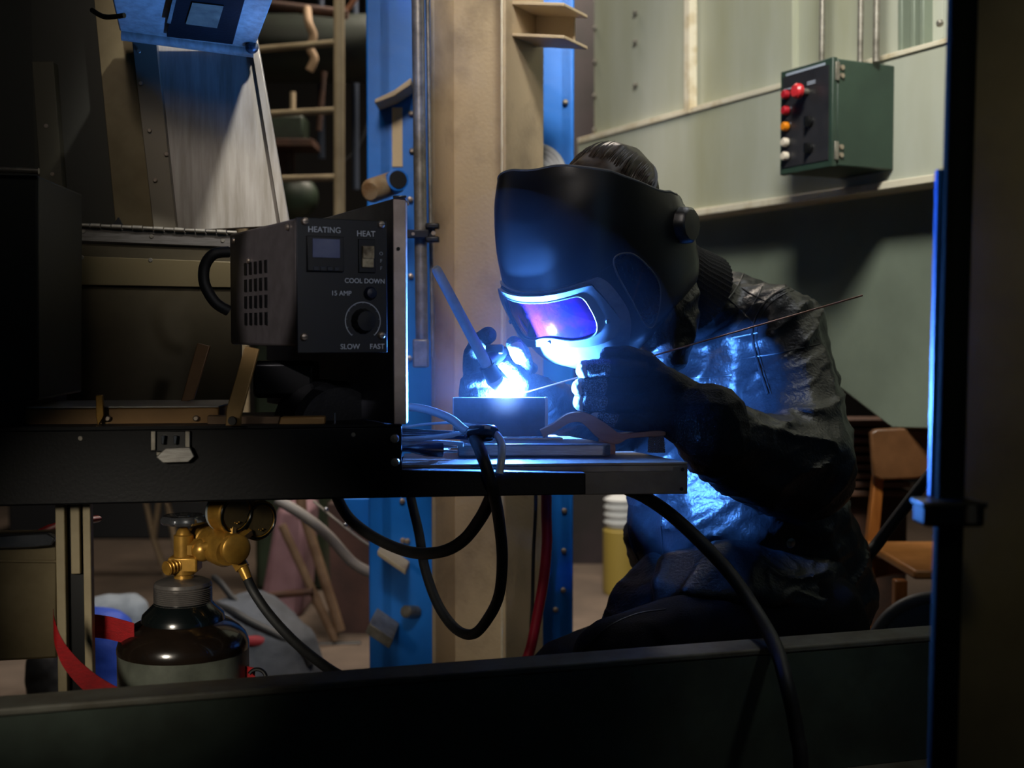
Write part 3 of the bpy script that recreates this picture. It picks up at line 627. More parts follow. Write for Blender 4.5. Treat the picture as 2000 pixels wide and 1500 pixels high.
fbox(.765, .245, .0175, .018, .006, mat('switch_cream', 'b9ab8c', .4, 0, '5e5036', 60), 'rocker_switch', .003, .001); fbox(.765, .315, .0175, .016, .004, mat('switch_cream2', 'c4b796', .4, 0, '6e6046', 60), 'rocker_switch', .003, .001)
for s, size, u, v in (('HEATING', .0115, .30, .088), ('HEAT', .0115, .76, .105), ('COOL DOWN', .0095, .745, .46), ('15 AMP', .0095, .48, .555), ('SLOW', .0105, .575, .955), ('FAST', .0105, .88, .955)):
    text(s, size, KF(u, v, .0006), FD, up, M_white, hb, 'lettering_'+s.lower().replace(' ', '_').replace('15_', ''))
for i, chh in enumerate('OFF'): text(chh, .007, KF(.93, .25+.055*i, .0006), FD, up, M_print, hb, 'lettering_off')
for u, v in ((.09, .03), (.93, .03), (.07, .88), (.93, .87)):
    MB().lathe(KF(u, v), FNn, [(0, .0055), (.002, .0055), (.004, .004), (.0045, 0)], 16).build('screw', M_boltm, hb, smooth=True)
    fbox(u, v, .009, .0012, .0004, M_black, 'screw_slot', .0044, 0)
MB().lathe(KF(.80, .55), FNn, [(0, .0095), (.004, .0095), (.009, .007), (.01, 0)], 20).build('breaker_button', M_navy, hb, smooth=True)
MB().torus(KF(.72, .76, .0006), FNn, .0268, .0006, 40, 6, math.radians(-50), math.radians(230), up=FD).build('dial_scale', M_white, hb, smooth=True)
for k in range(11):
    a = math.radians(-50+28*k); c = KF(.72, .76, .0008)+(FD*math.cos(a)+up*math.sin(a))*.0245
    MB().sweep([c, c+(FD*math.cos(a)+up*math.sin(a))*.002], .0004, 6).build('dial_tick', M_print, hb)
MB().lathe(KF(.72, .76), FNn, [(0, .018), (.004, .0175), (.012, .015), (.016, .014), (.0165, 0)], 32, rmod=lambda i, th: 1+.03*math.cos(14*th)).build('speed_knob', M_black, hb, smooth=True)
for r_ in range(4):
    for c_ in range(5):
        q = K0+SD*(.135+.026*c_)-FD*.0008; q.z = zT-.062-.026*r_
        MB().box(q+V((0, 0, 0)), (.0016, .011, .019), (FD, SD, up)).build('vent_slot', M_black, hb)
for s_, z_ in ((.03, zT-.012), (.30, zT-.014), (.22, zT-.05)): MB().lathe(K0+SD*s_-FD*.001+V((0, 0, z_)), -FD, [(0, .005), (.003, .004)], 12).build('screw', M_boltm, hb, smooth=True)
hh = [K0+SD*(dbx-.02)-FD*.002, ]
cable([P(447, 492, 1.98), P(418, 496, 1.97), P(400, 520, 1.97), P(400, 555, 1.97), P(420, 590, 1.97), P(446, 607, 1.98)], .009).build('side_handle', M_rubber, hb, smooth=True)
# tall steel side panel behind the control box
K1 = P(768, 600, 1.83); K1.z = 0
sp = thing('steel_side_panel', V((K1.x, K1.y, 0)), 'tall steel side panel with bright front edge behind the heater control box', 'panel')
ztp = P(770, 388, 1.83).z; zbp = P(770, 829, 1.83).z
q0, q1 = K1+V((0, 0, zbp)), K1+V((0, 0, ztp))
MB().prism([q0, K1+SD*.62+V((0, 0, zbp)), K1+SD*.62+V((0, 0, ztp-.01)), q1], FD*.004).build('sheet', mat('dark_sheet', '4a4c52', .42, .5, '3b3d44', 30), sp, bevel=.0015)
ex = V((1, .05, 0)).normalized()
MB().prism([q0, q0+ex*.019, q1+ex*.019-V((0, 0, .002)), q1], V((0, .03, 0))).build('front_edge', mat('edge_steel', 'e2d0c6', .5, .1, 'c4b2a6', 20), sp, bevel=.002)
MB().prism([q1+V((0, -.001, .001)), q1+ex*.0205+V((0, -.001, .001)), q1+ex*.0205+V((0, .045, -.006)), q1+V((0, .045, -.006))], V((0, 0, .004))).build('corner_cap', M_chrome, sp, bevel=.0015)
MB().lathe(q1+ex*.008+V((0, -.001, -.074)), (0, -1, 0), [(0, .0028), (.0006, .0028)], 12).build('hole', M_black, sp)
# black motor housing under the box
mh = thing('motor_housing', P(640, 830, 1.9), 'black round motor housing behind the levers under the heater control box', 'motor')
MB().lathe(P(640, 832, 1.98), (.45, -.85, 0), [(-.05, .075), (.05, .075), (.06, .065), (.062, 0)], 40).build('casing', M_blacksteel, mh, smooth=True)
MB().box(P(560, 740, 2.0), (.10, .06, .06)).build('terminal_box', M_black, mh, bevel=.008)
MB().cyl(P(654, 806, 1.86), P(654, 832, 1.86), .0016).build('shaft_pin', M_chrome, mh, smooth=True)

# ------------------------------------------------------------------ welding table
tb = thing('welding_table', RP(1060, 965, MP, -.02), 'grey steel welding table shelf at which the welder works', 'table')
zt_tab = RP(1200, 904, MP, -.03).z
def tp(px, py):      # point on the table-top height seen at this pixel
    r = RAY(px, py); return CAM+r*((zt_tab-CZ)/r.z)
TL, TR = RP(783, 905, MP, -.03), RP(1343, 905, MP, -.03)
zb1 = RP(900, 925, MP, -.03).z; zb2 = RP(1240, 966, MP, -.03).z
TLb = V((TL.x, TL.y, 0)); TRb = V((TR.x, TR.y, 0)); dep = V((-.01, .175, 0))
MB().prism([TLb+V((0, 0, zt_tab-.004)), TRb+V((0, 0, zt_tab-.004)), TRb+dep+V((-.06, 0, zt_tab-.004)), TLb+dep+V((0, 0, zt_tab-.004))], (0, 0, .004)).build('table_top', M_plate, tb, bevel=.0008)
MB().prism([TLb+V((0, 0, zt_tab-.0045)), TRb+V((0, 0, zt_tab-.0045)), TRb+V((0, 0, zb1)), TLb+V((0, 0, zb1))], (0, .003, 0)).build('front_lip', M_plate, tb, bevel=.001)
mA = RP(1140, 905, MP, -.03)
MB().prism([V((mA.x-.06, mA.y, zt_tab-.006)), V((TR.x, TR.y-.0006, zt_tab-.006)), V((TR.x, TR.y-.0006, zb2)), V((mA.x-.06, mA.y, zb2))], (0, .06, 0)).build('front_box', mat('box_grey', '77726b', .45, .3, '6a655e', 30), tb, bevel=.0015)
for px, py in ((1333, 917), (1331, 955)): MB().lathe(RP(px, py, MP, -.029), MN, [(0, .003), (.001, .003)], 10).build('hole', M_black, tb)
MB().box((TL.x+.125, TL.y+.27, zt_tab-.004), (.25, .24, .006)).build('arc_shade_shelf', M_plate, tb)  # hidden shelf added to shade the red hose and blue column from the arc
MB().box((TR.x-.40, TR.y+.155, zt_tab-.035), (.66, .02, .055)).build('rear_rail', M_blacksteel, tb)
# thick plate
sl_ = thing('aluminium_slab', tp(1040, 893), 'thick aluminium slab with rounded end lying on the welding table', 'slab')
S0, S1 = tp(894, 894), tp(1180, 894); S0.z = S1.z = zt_tab+.0015
th_ = .0205; S2 = V((S1.x+.012, S1.y+.012, S1.z)); S3 = tp(1192, 882); S3.z = S0.z
MB().prism([S0, S1, S2, S2+V((-.06, .14, 0)), S0+V((.0, .16, 0))], (0, 0, th_)).build('plate', M_alum, sl_, bevel=.003)
ztp2 = S0.z+th_
def sp2(px, py): r = RAY(px, py); return CAM+r*((ztp2-CZ)/r.z)
# workpiece
wk = thing('steel_workpiece', sp2(980, 862), 'thin upright steel angle piece being welded on the slab', 'workpiece')
W0, W1 = sp2(886, 859), sp2(1063, 857); W1.y = W0.y = (W0.y+W1.y)/2
W0 = P(887, 858, W0.y); W1 = P(1064, 857, W0.y); W0.z = W1.z = ztp2+.004
hW = P(980, 777, W0.y).z-W0.z
M_work = mat('mill_steel', '4c525c', .42, .55, '3d434c', 20)
MB().prism([W0, W1, W1+V((0, 0, hW)), W0+V((0, 0, hW))], (0, .006, 0)).build('upright_plate', M_work, wk, bevel=.0008)
MB().prism([W1, W1+V((.0055, 0, 0)), W1+V((.0055, 0, hW+.001)), W1+V((0, 0, hW+.001))], (0, .010, 0)).build('side_plate', mat('bright_steel', 'a9adb2', .35, .5), wk, bevel=.0008)
MB().prism([W0, W0+V((-.0025, 0, 0)), W0+V((-.0025, 0, hW)), W0+V((0, 0, hW))], (0, .010, 0)).build('side_plate', MATS['bright_steel'], wk, bevel=.0005)
MB().prism([W0+V((.0, .006, hW-.004)), W1+V((0, .006, hW-.004)), W1+V((0, .018, hW-.004)), W0+V((.0, .018, hW-.004))], (0, 0, .004)).build('top_edge', MATS['bright_steel'], wk, bevel=.0005)
MB().prism([W0+V((.02, -.012, -.0035)), W1+V((.03, -.012, -.0035)), W1+V((.02, .05, -.0035)), W0+V((.02, .05, -.0035))], (0, 0, .003)).build('base_plate', MATS['bright_steel'], wk, bevel=.0005)
DW = W0.y
# ------------------------------------------------------------------ wire brush
wb = thing('wire_brush', tp(1190, 890), 'wire scratch brush with curved pale wooden handle on the welding table', 'brush')
Db = DW-.035
def ribbon(pts, D, th, dy, sub=8):     # pts: (px,py,halfthickness px)
    P3 = catmull([V((x, y, t)) for x, y, t in pts], sub); top = []; bot = []
    for i, q in enumerate(P3):
        a = P3[max(i-1, 0)]; b = P3[min(i+1, len(P3)-1)]; tx, ty = b.x-a.x, b.y-a.y; l = math.hypot(tx, ty) or 1
        nx, ny = -ty/l, tx/l; top.append((q.x+nx*q.z, q.y+ny*q.z)); bot.append((q.x-nx*q.z, q.y-ny*q.z))
    m = MB(); vs = []; fs = []; n = len(top)
    for (x, y) in top: vs.append(P(x, y, D))
    for (x, y) in bot: vs.append(P(x, y, D))
    for k in range(2*n): vs.append(vs[k]+V((0, dy, 0)))
    for i in range(n-1):
        fs += [[i, i+1, n+i+1, n+i], [2*n+i, 3*n+i, 3*n+i+1, 2*n+i+1], [i, 2*n+i, 2*n+i+1, i+1], [n+i, n+i+1, 3*n+i+1, 3*n+i]]
    fs += [[0, n, 3*n, 2*n], [n-1, 3*n-1, 4*n-1, 2*n-1]]
    m._add(vs, fs); return m
ribbon([(1058, 848, 8), (1085, 834, 8), (1110, 818, 9), (1135, 815, 10), (1155, 825, 13), (1178, 843, 16), (1203, 856, 12), (1225, 852, 5.5), (1255, 849, 5), (1285, 847, 5.5), (1300, 847, 3.5)], Db, 0, .026).build('handle', M_wood, wb, bevel=.0025)
ribbon([(1172, 840, 4), (1184, 858, 15), (1192, 872, 10), (1194, 884, 8), (1192, 892, 7)], Db+.002, 0, .022).build('grip_leg', M_wood, wb, bevel=.0025)
bz = zt_tab+.002
for k in range(13):
    for j in range(3):
        px = 1270+k*2.2+random.uniform(-1, 1); D_ = Db+.004+j*.008
        a = P(px, 847, D_); b = V((a.x+random.uniform(-.001, .003), a.y, bz))
        MB().sweep([a, (a+b)/2+V((random.uniform(-.001, .001), 0, 0)), b], .0007, 5).build('bristle_tuft', M_chrome, wb) if k % 4 == 0 and j == 0 else None
bs = MB()
for r_ in range(9):                    # crimped wire rows
    zz = bz+(P(1280, 847, Db).z-bz)*(r_+.5)/9
    for j in range(4):
        y_ = Db+.003+j*.006; xa_ = P(1267+r_*.3, 850, Db).x; xb_ = P(1297+ (8-r_)*.4, 850, Db).x
        pts = [V((xa_+(xb_-xa_)*t/12, y_, zz+.0016*math.sin(t*1.8+j*2))) for t in range(13)]
        bs.sweep(pts, .0009, 5)
bs.build('wire_bristles', mat('steel_wire', '9a9490', .35, .3), wb, smooth=True)['kind'] = 'stuff'

# ------------------------------------------------------------------ cables and plug on the table
plg = thing('power_plug', tp(830, 893), 'dark blue moulded power plug lying on the left end of the welding table', 'plug')
pa, pb = P(792, 877, 1.92), P(866, 879, 1.93)
MB().sweep([P(778, 876, 1.92), P(798, 876, 1.92), P(812, 877, 1.92), P(835, 878, 1.925), P(864, 879, 1.93)], [.006, .0065, .0095, .0135, .0145], 16, flat=.8).build('body', M_navy, plg, smooth=True)
for dz in (-4, 5): MB().sweep([P(864, 876+dz, 1.93), P(893, 877+dz, 1.935)], .0022, 8).build('pin', M_chrome, plg, smooth=True)
con = thing('cable_connector', tp(942, 862), 'black glossy oval cable connector hanging over the front of the slab', 'connector')
MB().sweep([P(914, 848, 1.90), P(922, 847, 1.89), P(940, 848, 1.885), P(958, 846, 1.885), P(970, 842, 1.89)], [.007, .013, .0155, .014, .008], 18).build('body', mat('connector_black', '0a0d18', .18, coat=.5), con, smooth=True)
MB().sweep([P(946, 834, 1.872), P(958, 836, 1.872)], .0025, 8).build('marking', M_gloveside, con, smooth=True)
tag(cable([P(770, 797, 2.0), P(800, 795, 1.99), P(840, 802, 1.97), P(880, 818, 1.94), P(905, 838, 1.91), P(920, 846, 1.895)], .0068).build('clear_hose', M_tube, smooth=True), 'translucent grey hose arching from the steel panel to the black connector', 'hose')
tag(cable([P(965, 845, 1.885), P(978, 862, 1.87), P(980, 890, 1.85), P(975, 925, 1.845)], .0062).build('clear_hose', M_tube, smooth=True), 'translucent hose loop dropping from the right of the black connector', 'hose')
tag(cable([P(785, 835, 1.98), P(830, 829, 1.98), P(880, 826, 1.96), P(930, 832, 1.92), P(955, 842, 1.9)], .0022).build('thin_cable', M_tube, smooth=True), 'thin pale wire arching above the cable bundle on the table', 'cable')
bun = [((778, 842, 1.97), (850, 846, 1.96), (915, 850, 1.92), .005, M_rubber, 'uppermost black cable of the bundle on the table'), ((778, 850, 1.95), (850, 851, 1.95), (915, 853, 1.91), .005, M_navy, 'navy cable in the middle of the bundle on the table'),
       ((778, 858, 1.94), (850, 854, 1.94), (918, 845, 1.91), .004, M_tube, 'pale cable crossing the bundle on the table'), ((778, 864, 1.96), (840, 864, 1.97), (905, 868, 1.97), .0045, M_gloveside, 'white cable lowest in the bundle behind the plug')]
for a, b, c, r, m, lab in bun: tag(cable([P(*a), P(*b), P(*c)], r).build('cable', m, smooth=True), lab, 'cable')
hk = thing('torch_lead', P(930, 860, 1.89), 'dark thick torch lead looping down from the black connector under the table', 'lead')
cable([P(925, 852, 1.89), P(938, 880, 1.85), P(952, 920, 1.84), P(965, 965, 1.86), P(975, 1020, 1.95), P(981, 1090, 2.0), P(975, 1160, 2.05), P(955, 1205, 2.1), P(925, 1238, 2.15), P(890, 1228, 2.2), P(855, 1180, 2.25), P(830, 1110, 2.3), P(818, 1040, 2.35), P(803, 975, 2.4), P(800, 940, 2.4)], .0095).build('lead', M_rubber, hk, smooth=True)
h2 = cable([P(962, 965, 1.92), P(940, 1010, 1.98), P(905, 1055, 2.05), P(860, 1078, 2.1), P(800, 1078, 2.18), P(735, 1052, 2.25), P(685, 1015, 2.3), P(660, 975, 2.3), P(655, 945, 2.3)], .0105).build('hose', M_rubber, smooth=True); tag(h2, 'black hose sagging left across the blue column under the rail', 'hose')
tag(cable([P(1068, 930, 2.5), P(1067, 1000, 2.5), P(1068, 1060, 2.5), P(1062, 1130, 2.5), P(1050, 1200, 2.5), P(1038, 1260, 2.5), P(1020, 1330, 2.5), V((.0, 2.5, .2)), V((-.1, 2.45, .01))], .0108).build('red_hose', M_redhose, smooth=True), 'dark red hose hanging beside the right edge of the cream column', 'hose')
tag(cable([P(1046, 930, 2.6), P(1046, 1000, 2.6), P(1042, 1080, 2.6), P(1040, 1170, 2.6), P(1036, 1260, 2.6), P(1036, 1330, 2.6), V((.03, 2.6, .005))], .0038).build('thin_cable', M_rubber, smooth=True), 'thin black cable hanging left of the red hose', 'cable')
tag(cable([P(1225, 955, 2.0), P(1262, 972, 1.98), P(1310, 1005, 1.95), P(1370, 1060, 1.92), P(1430, 1125, 1.90), P(1480, 1200, 1.86), P(1514, 1262, 1.76), P(1535, 1330, 1.70), P(1556, 1430, 1.69), P(1566, 1560, 1.68), V((P(1566, 1560, 1.68).x, 1.66, .012)), V((P(1566, 1560, 1.68).x+.2, 1.6, .012))], .0108).build('thick_hose', M_rubber, smooth=True), 'thick dark hose arching over the front beam from under the table', 'hose')

# ------------------------------------------------------------------ torch
tc = thing('welding_torch', P(950, 700, 2.06), 'tungsten welding torch with long blue-lit back cap held in the far glove', 'torch')
DA = DW+.012
t0, t1 = P(850, 522, DA-.12), P(981, 770, DA)
def tt(f): return t0+(t1-t0)*f
M_cap2 = mat('torch_cap', 'c4ccd4', .35, 0, 'aab2ba', 20)
MB().lathe(t0, t1-t0, [(0, .0055), (.004, .0078), (.012, .0082), ((t1-t0).length*.60, .0092), ((t1-t0).length*.76, .0098)], 24).build('back_cap', M_cap2, tc, smooth=True)
L = (t1-t0).length
MB().lathe(t0, t1-t0, [(L*.755, .0118), (L*.76, .0132), (L*.86, .0140), (L*.865, .0135)], 28).build('collar', M_navy, tc, smooth=True)
MB().lathe(t0, t1-t0, [(L*.866, .0145), (L*.888, .0145)], 28).build('gasket', M_gloveside, tc, smooth=True)
MB().lathe(t0, t1-t0, [(L*.889, .0125), (L*.90, .0128), (L*.955, .0075)], 28).build('ceramic_nozzle', mat('nozzle_ceramic', '8f7f80', .4), tc, smooth=True)
MB().cyl(tt(.96), tt(.995), .0012, .0005).build('electrode', M_chrome, tc)
hq = tt(.74)
MB().sweep([hq, P(975, 690, DA+.02), P(1000, 694, DA+.08), P(1040, 720, DA+.16)], [.0125, .014, .012, .011], 18).build('handle', M_navy, tc, smooth=True)
MB().box(P(966, 682, DA-.002), (.030, .02, .016)).build('switch_block', M_black, tc, bevel=.003)
# ------------------------------------------------------------------ arc
M_arc = mat('arc_glow', (0, 0, 0), emit=((.08, .29, 1.0), 47000))
ar = thing('welding_arc', P(988, 772, DA), 'blinding blue-white welding arc where torch and rod meet the steel', 'arc')
ac = P(988, 768, DW+.014); ac.z = W0.z+hW+.0025
MB().ball(ac, .0085, 3, (1.15, 1, .9)).build('core', M_arc, ar, smooth=True)
mv = bpy.data.materials.new('plasma_glow'); mv.use_nodes = True; nt = mv.node_tree; nt.nodes.remove(nt.nodes['Principled BSDF'])
out = nt.nodes['Material Output']; tcn = nt.nodes.new('ShaderNodeTexCoord'); ln = nt.nodes.new('ShaderNodeVectorMath'); ln.operation = 'LENGTH'
ln0 = nt.nodes.new('ShaderNodeVectorMath'); ln0.operation = 'SUBTRACT'; ln0.inputs[1].default_value = ac-ORG[ar]
nt.links.new(tcn.outputs['Object'], ln0.inputs[0]); nt.links.new(ln0.outputs[0], ln.inputs[0])
mr = nt.nodes.new('ShaderNodeMapRange'); mr.inputs['From Min'].default_value = .008; mr.inputs['From Max'].default_value = .055; mr.inputs['To Min'].default_value = 1; mr.inputs['To Max'].default_value = 0
nt.links.new(ln.outputs['Value'], mr.inputs[0]); pw = nt.nodes.new('ShaderNodeMath'); pw.operation = 'POWER'; pw.inputs[1].default_value = 3.2
nt.links.new(mr.outputs[0], pw.inputs[0]); ml = nt.nodes.new('ShaderNodeMath'); ml.operation = 'MULTIPLY'; ml.inputs[1].default_value = 150
nt.links.new(pw.outputs[0], ml.inputs[0]); em = nt.nodes.new('ShaderNodeEmission'); em.inputs[0].default_value = (.30, .52, 1, 1)
nt.links.new(ml.outputs[0], em.inputs[1]); nt.links.new(em.outputs[0], out.inputs['Volume'])
MB().ball(ac, .056, 3).build('plasma_halo', mv, ar, smooth=True)
# fumes
mf = bpy.data.materials.new('fumes'); mf.use_nodes = True; nt = mf.node_tree; nt.nodes.remove(nt.nodes['Principled BSDF'])
vs_ = nt.nodes.new('ShaderNodeVolumeScatter'); vs_.inputs['Color'].default_value = (.8, .8, 1, 1); vs_.inputs['Density'].default_value = .024; vs_.inputs['Anisotropy'].default_value = .2
nt.links.new(vs_.outputs[0], nt.nodes['Material Output'].inputs['Volume'])
fm = MB().ball(ac+V((0, -.02, .05)), .30, 3, (1, .9, 1)).build('welding_fumes', mf, smooth=True); tag(fm, 'thin bluish welding haze around the arc', 'haze', kind='stuff')

# filler rod
rA, rB = P(1012, 771, DA-.002), P(1685, 577, 2.0)
ro = MB().cyl(rA, rB, .0014, seg=8).build('filler_rod', mat('copper_rod', 'e0a48e', .4, .2), smooth=True); tag(ro, 'thin copper filler rod held in the near glove, pointing up to the right', 'rod')
def rodD(px):
    t = (px-1012)/(1685-1012); return 1/((1-t)/(DA-.002)+t/2.0)
DH = rodD(1190)

# ------------------------------------------------------------------ the welder
O = V((0, 0, 0)); al = math.radians(52); be = math.radians(35); DO = 2.22
Fh = V((-math.cos(al), -math.sin(al), 0)); Ls = V((math.sin(al), -math.cos(al), 0))
hf = Fh*math.cos(be)-up*math.sin(be); hu = Fh*math.sin(be)+up*math.cos(be)
kn = P(1322, 442, DO-.077); O = kn - Ls*.142
def HL(s_, f_, u_): return O+Ls*s_+hf*f_+hu*u_
man = thing('person', P(1480, 1300, 2.3), 'person in black leather jacket and welding gloves, bent over the table welding', 'person')
# body: head, neck, trunk and limbs as one surface under the clothes
hipc = P(1545, 1190, 2.44); belly = P(1450, 1010, 2.46); chest = P(1430, 790, 2.50); ub = P(1440, 665, 2.50); nk = P(1345, 560, 2.36)
shL = P(1510, 645, 2.42); elL = P(1568, 915, 2.19); wrL = P(1345, 815, 2.06)
shR = P(1350, 660, 2.64); elR = P(1185, 850, 2.50); wrR = P(1020, 775, 2.20)
hpL = P(1570, 1222, 2.27); hpR = P(1480, 1215, 2.5)
knL = P(1210, 1300, 2.02); knR = P(1110, 1330, 2.35)
anL = V((knL.x-.02, knL.y+.12, .09)); anR = V((knR.x+.02, knR.y+.12, .09))
bd = MB(); bd.chain([hipc, belly, chest, ub, nk], [.13, .12, .12, .07, .050]); bd.chain([nk, HL(0, -.01, -.02)], [.055, .055])
bd.hull([(HL(0, .0, .05), .078), (HL(0, -.05, .05), .080), (HL(0, .02, .0), .06)]); bd.hull([(HL(0, .02, -.0), .06), (HL(0, .05, -.09), .03)])
bd.hull([(HL(0, .085, -.0), .012), (HL(0, .092, -.03), .012)])
for s_ in (-1, 1): bd.hull([(HL(.082*s_, -.02, .02), .014), (HL(.08*s_, -.015, -.02), .010)])
bd.chain([ub, shL, elL, wrL], [.08, .06, .045, .030]); bd.chain([ub, shR, elR, wrR], [.08, .06, .045, .030])
bd.chain([hipc, hpL, knL, anL], [.1, .085, .06, .04]); bd.chain([hipc, hpR, knR, anR], [.1, .085, .06, .04])
me = remeshed(bd, .008, 4); body = finish('body', me, M_skin, man, smooth=True)
# hair
hr = MB(); hr.hull([(HL(0, .005, .062), .082), (HL(0, -.055, .055), .086), (HL(0, -.06, .0), .07)]); me = remeshed(hr, .005, 4)
hair = finish('hair', me, M_hair, man, smooth=True)
hs = MB(); hcen = HL(0, -.02, .05)
for k in range(420):
    a = random.uniform(-1.9, 1.9); b0 = random.uniform(-.2, 1.2)
    pts = []
    for j in range(7):
        t = j/6; ph_ = b0+t*.75
        d_ = (hf*math.cos(ph_)+hu*math.sin(ph_))*math.cos(a*.8)+Ls*math.sin(a*.8)
        r_ = .088+.004*math.sin(t*3)+.012*max(0, random.random()-.90)*t
        pts.append(hcen-hf*.035*math.sin(ph_)*0+ d_*r_*1.0 - hf*.03*(1-math.cos(ph_)))
    hs.sweep(pts, [.0011, .0012, .0012, .0011, .001, .0008, .0003], 4)
hs.build('hair_strands', M_hair, hair, smooth=True)['kind'] = 'stuff'
# jacket
def folds(c, n):
    q = V((c.x*5+c.z*3.5, c.y*7, c.z*15-c.x*7))
    q = q+V((1, 1, 1))*(.5*noise.noise(c*6))
    a = 1-abs(noise.noise(q)*2.4); b = 1-abs(noise.noise(q*2.1+V((5, 1, 3)))*2.4)
    return .007*noise.noise(c*5)+.007*max(0, a)**2+.0025*max(0, b)**2-.004
jk = MB()
jk.chain([P(1525, 1150, 2.44), P(1455, 1010, 2.42), P(1440, 860, 2.50)], [.192, .205, .175]); jk.chain([P(1440, 860, 2.50), P(1440, 740, 2.52), P(1430, 655, 2.50)], [.175, .175, .130])
jk.hull([(P(1440, 710, 2.50), .125), (shL, .092), (P(1440, 635, 2.46), .085)])
jk.hull([(P(1430, 720, 2.50), .12), (shR, .085), (P(1400, 625, 2.50), .08)])
jk.hull([(P(1400, 620, 2.46), .08), (P(1352, 585, 2.38), .070)])
jk.hull([(P(1532, 650, 2.44), .090), (P(1548, 820, 2.44), .11), (P(1470, 800, 2.5), .12)])
jk.chain([shL, P(1532, 740, 2.38), P(1552, 840, 2.29), P(1560, 916, 2.19), P(1478, 896, 2.12), P(1395, 850, 2.06)], [.095, .102, .105, .104, .088, .071])
jk.chain([shR, P(1250, 770, 2.56), elR, P(1110, 815, 2.36), P(1060, 790, 2.24)], [.085, .075, .075, .062, .052])
jk.hull([(P(1560, 1145, 2.40), .125), (P(1580, 1170, 2.46), .118), (P(1400, 1125, 2.40), .12), (P(1330, 1105, 2.44), .10)])
jk.hull([(P(1325, 930, 2.46), .105), (P(1330, 1005, 2.44), .112), (P(1430, 900, 2.5), .16)])
jk.hull([(P(1330, 1005, 2.44), .112), (P(1300, 1055, 2.44), .088), (P(1430, 1005, 2.46), .16)])
me = remeshed(jk, .0065, 10, .6); displace(me, folds)
jacket = finish('jacket', me, M_leather, man, smooth=True)
def bvh_of(o):
    m = o.data; return BVHTree.FromPolygons([v.co+ORG[o] for v in m.vertices], [p.vertices[:] for p in m.polygons])
jb = bvh_of(jacket)
def on(b, px, py, lift=0, dflt=2.2):
    r = RAY(px, py).normalized(); h = b.ray_cast(CAM, r, 9)
    return (h[0]+h[1]*lift if h[0] is not None else None), h[1]
def seam(b, pts, r, m, nm, par, lift=.0, sub=6):
    q = catmull([V((x, y, 0)) for x, y in pts], sub); W_ = [on(b, a.x, a.y, lift)[0] for a in q]; W_ = [x for x in W_ if x is not None]
    W2 = [W_[0]]
    for x in W_[1:]:
        if (x-W2[-1]).length < .06: W2.append(x)
    if len(W2) > 2: return MB().sweep(W2, r, 6).build(nm, m, par, smooth=True)
M_seam = mat('seam_leather', '22252a', .35)
seam(jb, [(1500, 770), (1478, 700), (1470, 640), (1495, 590), (1540, 562), (1580, 560)], .0028, M_seam, 'shoulder_seam', jacket)
seam(jb, [(1506, 770), (1485, 700), (1478, 645), (1501, 597), (1543, 569), (1583, 568)], .0014, M_seam, 'shoulder_stitching', jacket)
for a in ([(1395, 560), (1440, 600), (1480, 640)], [(1400, 530), (1460, 570), (1500, 590)], [(1460, 515), (1440, 560), (1400, 610)], [(1500, 525), (1480, 580), (1440, 640)], [(1430, 660), (1480, 650)], [(1450, 700), (1520, 690), (1610, 670)], [(1330, 740), (1400, 735), (1430, 732)]):
    seam(jb, a, .0016, M_seam, 'quilting_seam', jacket)
seam(jb, [(1225, 990), (1232, 1060), (1260, 1120), (1275, 1170)], .002, M_seam, 'front_placket', jacket)
seam(jb, [(1290, 970), (1292, 1040), (1300, 1120)], .002, M_seam, 'pocket_seam', jacket)
seam(jb, [(1395, 775), (1402, 810), (1398, 860), (1395, 900)], .003, M_seam, 'cuff_seam', jacket)
c_, n_ = on(jb, 1543, 1060, .001)
if c_ is not None: MB().lathe(c_, n_, [(0, .0095), (.002, .0095), (.003, .006), (.0035, 0)], 20).build('snap_button', M_chrome, jacket, smooth=True)
# skirt of the jacket over the thighs
fl_ = MB(); fl_.hull([(P(1275, 1105, 2.32), .03), (P(1215, 1150, 2.28), .016), (P(1172, 1222, 2.22), .006), (P(1180, 1248, 2.19), .005), (P(1300, 1150, 2.20), .014), (P(1218, 1232, 2.17), .006)])
me = remeshed(fl_, .005, 4); displace(me, lambda c, n: .6*folds(c, n)); flap = finish('jacket_flap', me, M_leather, man, smooth=True)
fb = bvh_of(flap); c_, n_ = on(fb, 1213, 1207, .001)
if c_ is not None: MB().lathe(c_, n_, [(0, .006), (.002, .006), (.003, .003)], 16).build('snap_button', M_chrome, flap, smooth=True)
fl2 = MB(); fl2.hull([(P(1310, 1105, 2.22), .025), (P(1282, 1140, 2.17), .010), (P(1280, 1184, 2.13), .005), (P(1345, 1166, 2.11), .008), (P(1420, 1110, 2.2), .05)]); fl2.hull([(P(1345, 1160, 2.11), .010), (P(1470, 1160, 2.10), .012), (P(1600, 1190, 2.18), .014), (P(1420, 1110, 2.2), .05), (P(1600, 1130, 2.3), .06)])
me = remeshed(fl2, .005, 4); displace(me, lambda c, n: .8*folds(c, n)); finish('jacket_hem', me, M_leather, man, smooth=True)
# knitted collar
cm = MB(); ca = P(1352, 525, 2.36); cax = (HL(0, 0, 0)-nk).normalized()
cm.lathe(nk-cax*.03, cax, [(0, .082), (.03, .078), (.06, .072), (.115, .072), (.118, .064)], 96, rmod=lambda i, th: 1+.012*math.cos(48*th)); cm.build('knit_collar', M_knit, man, smooth=True)
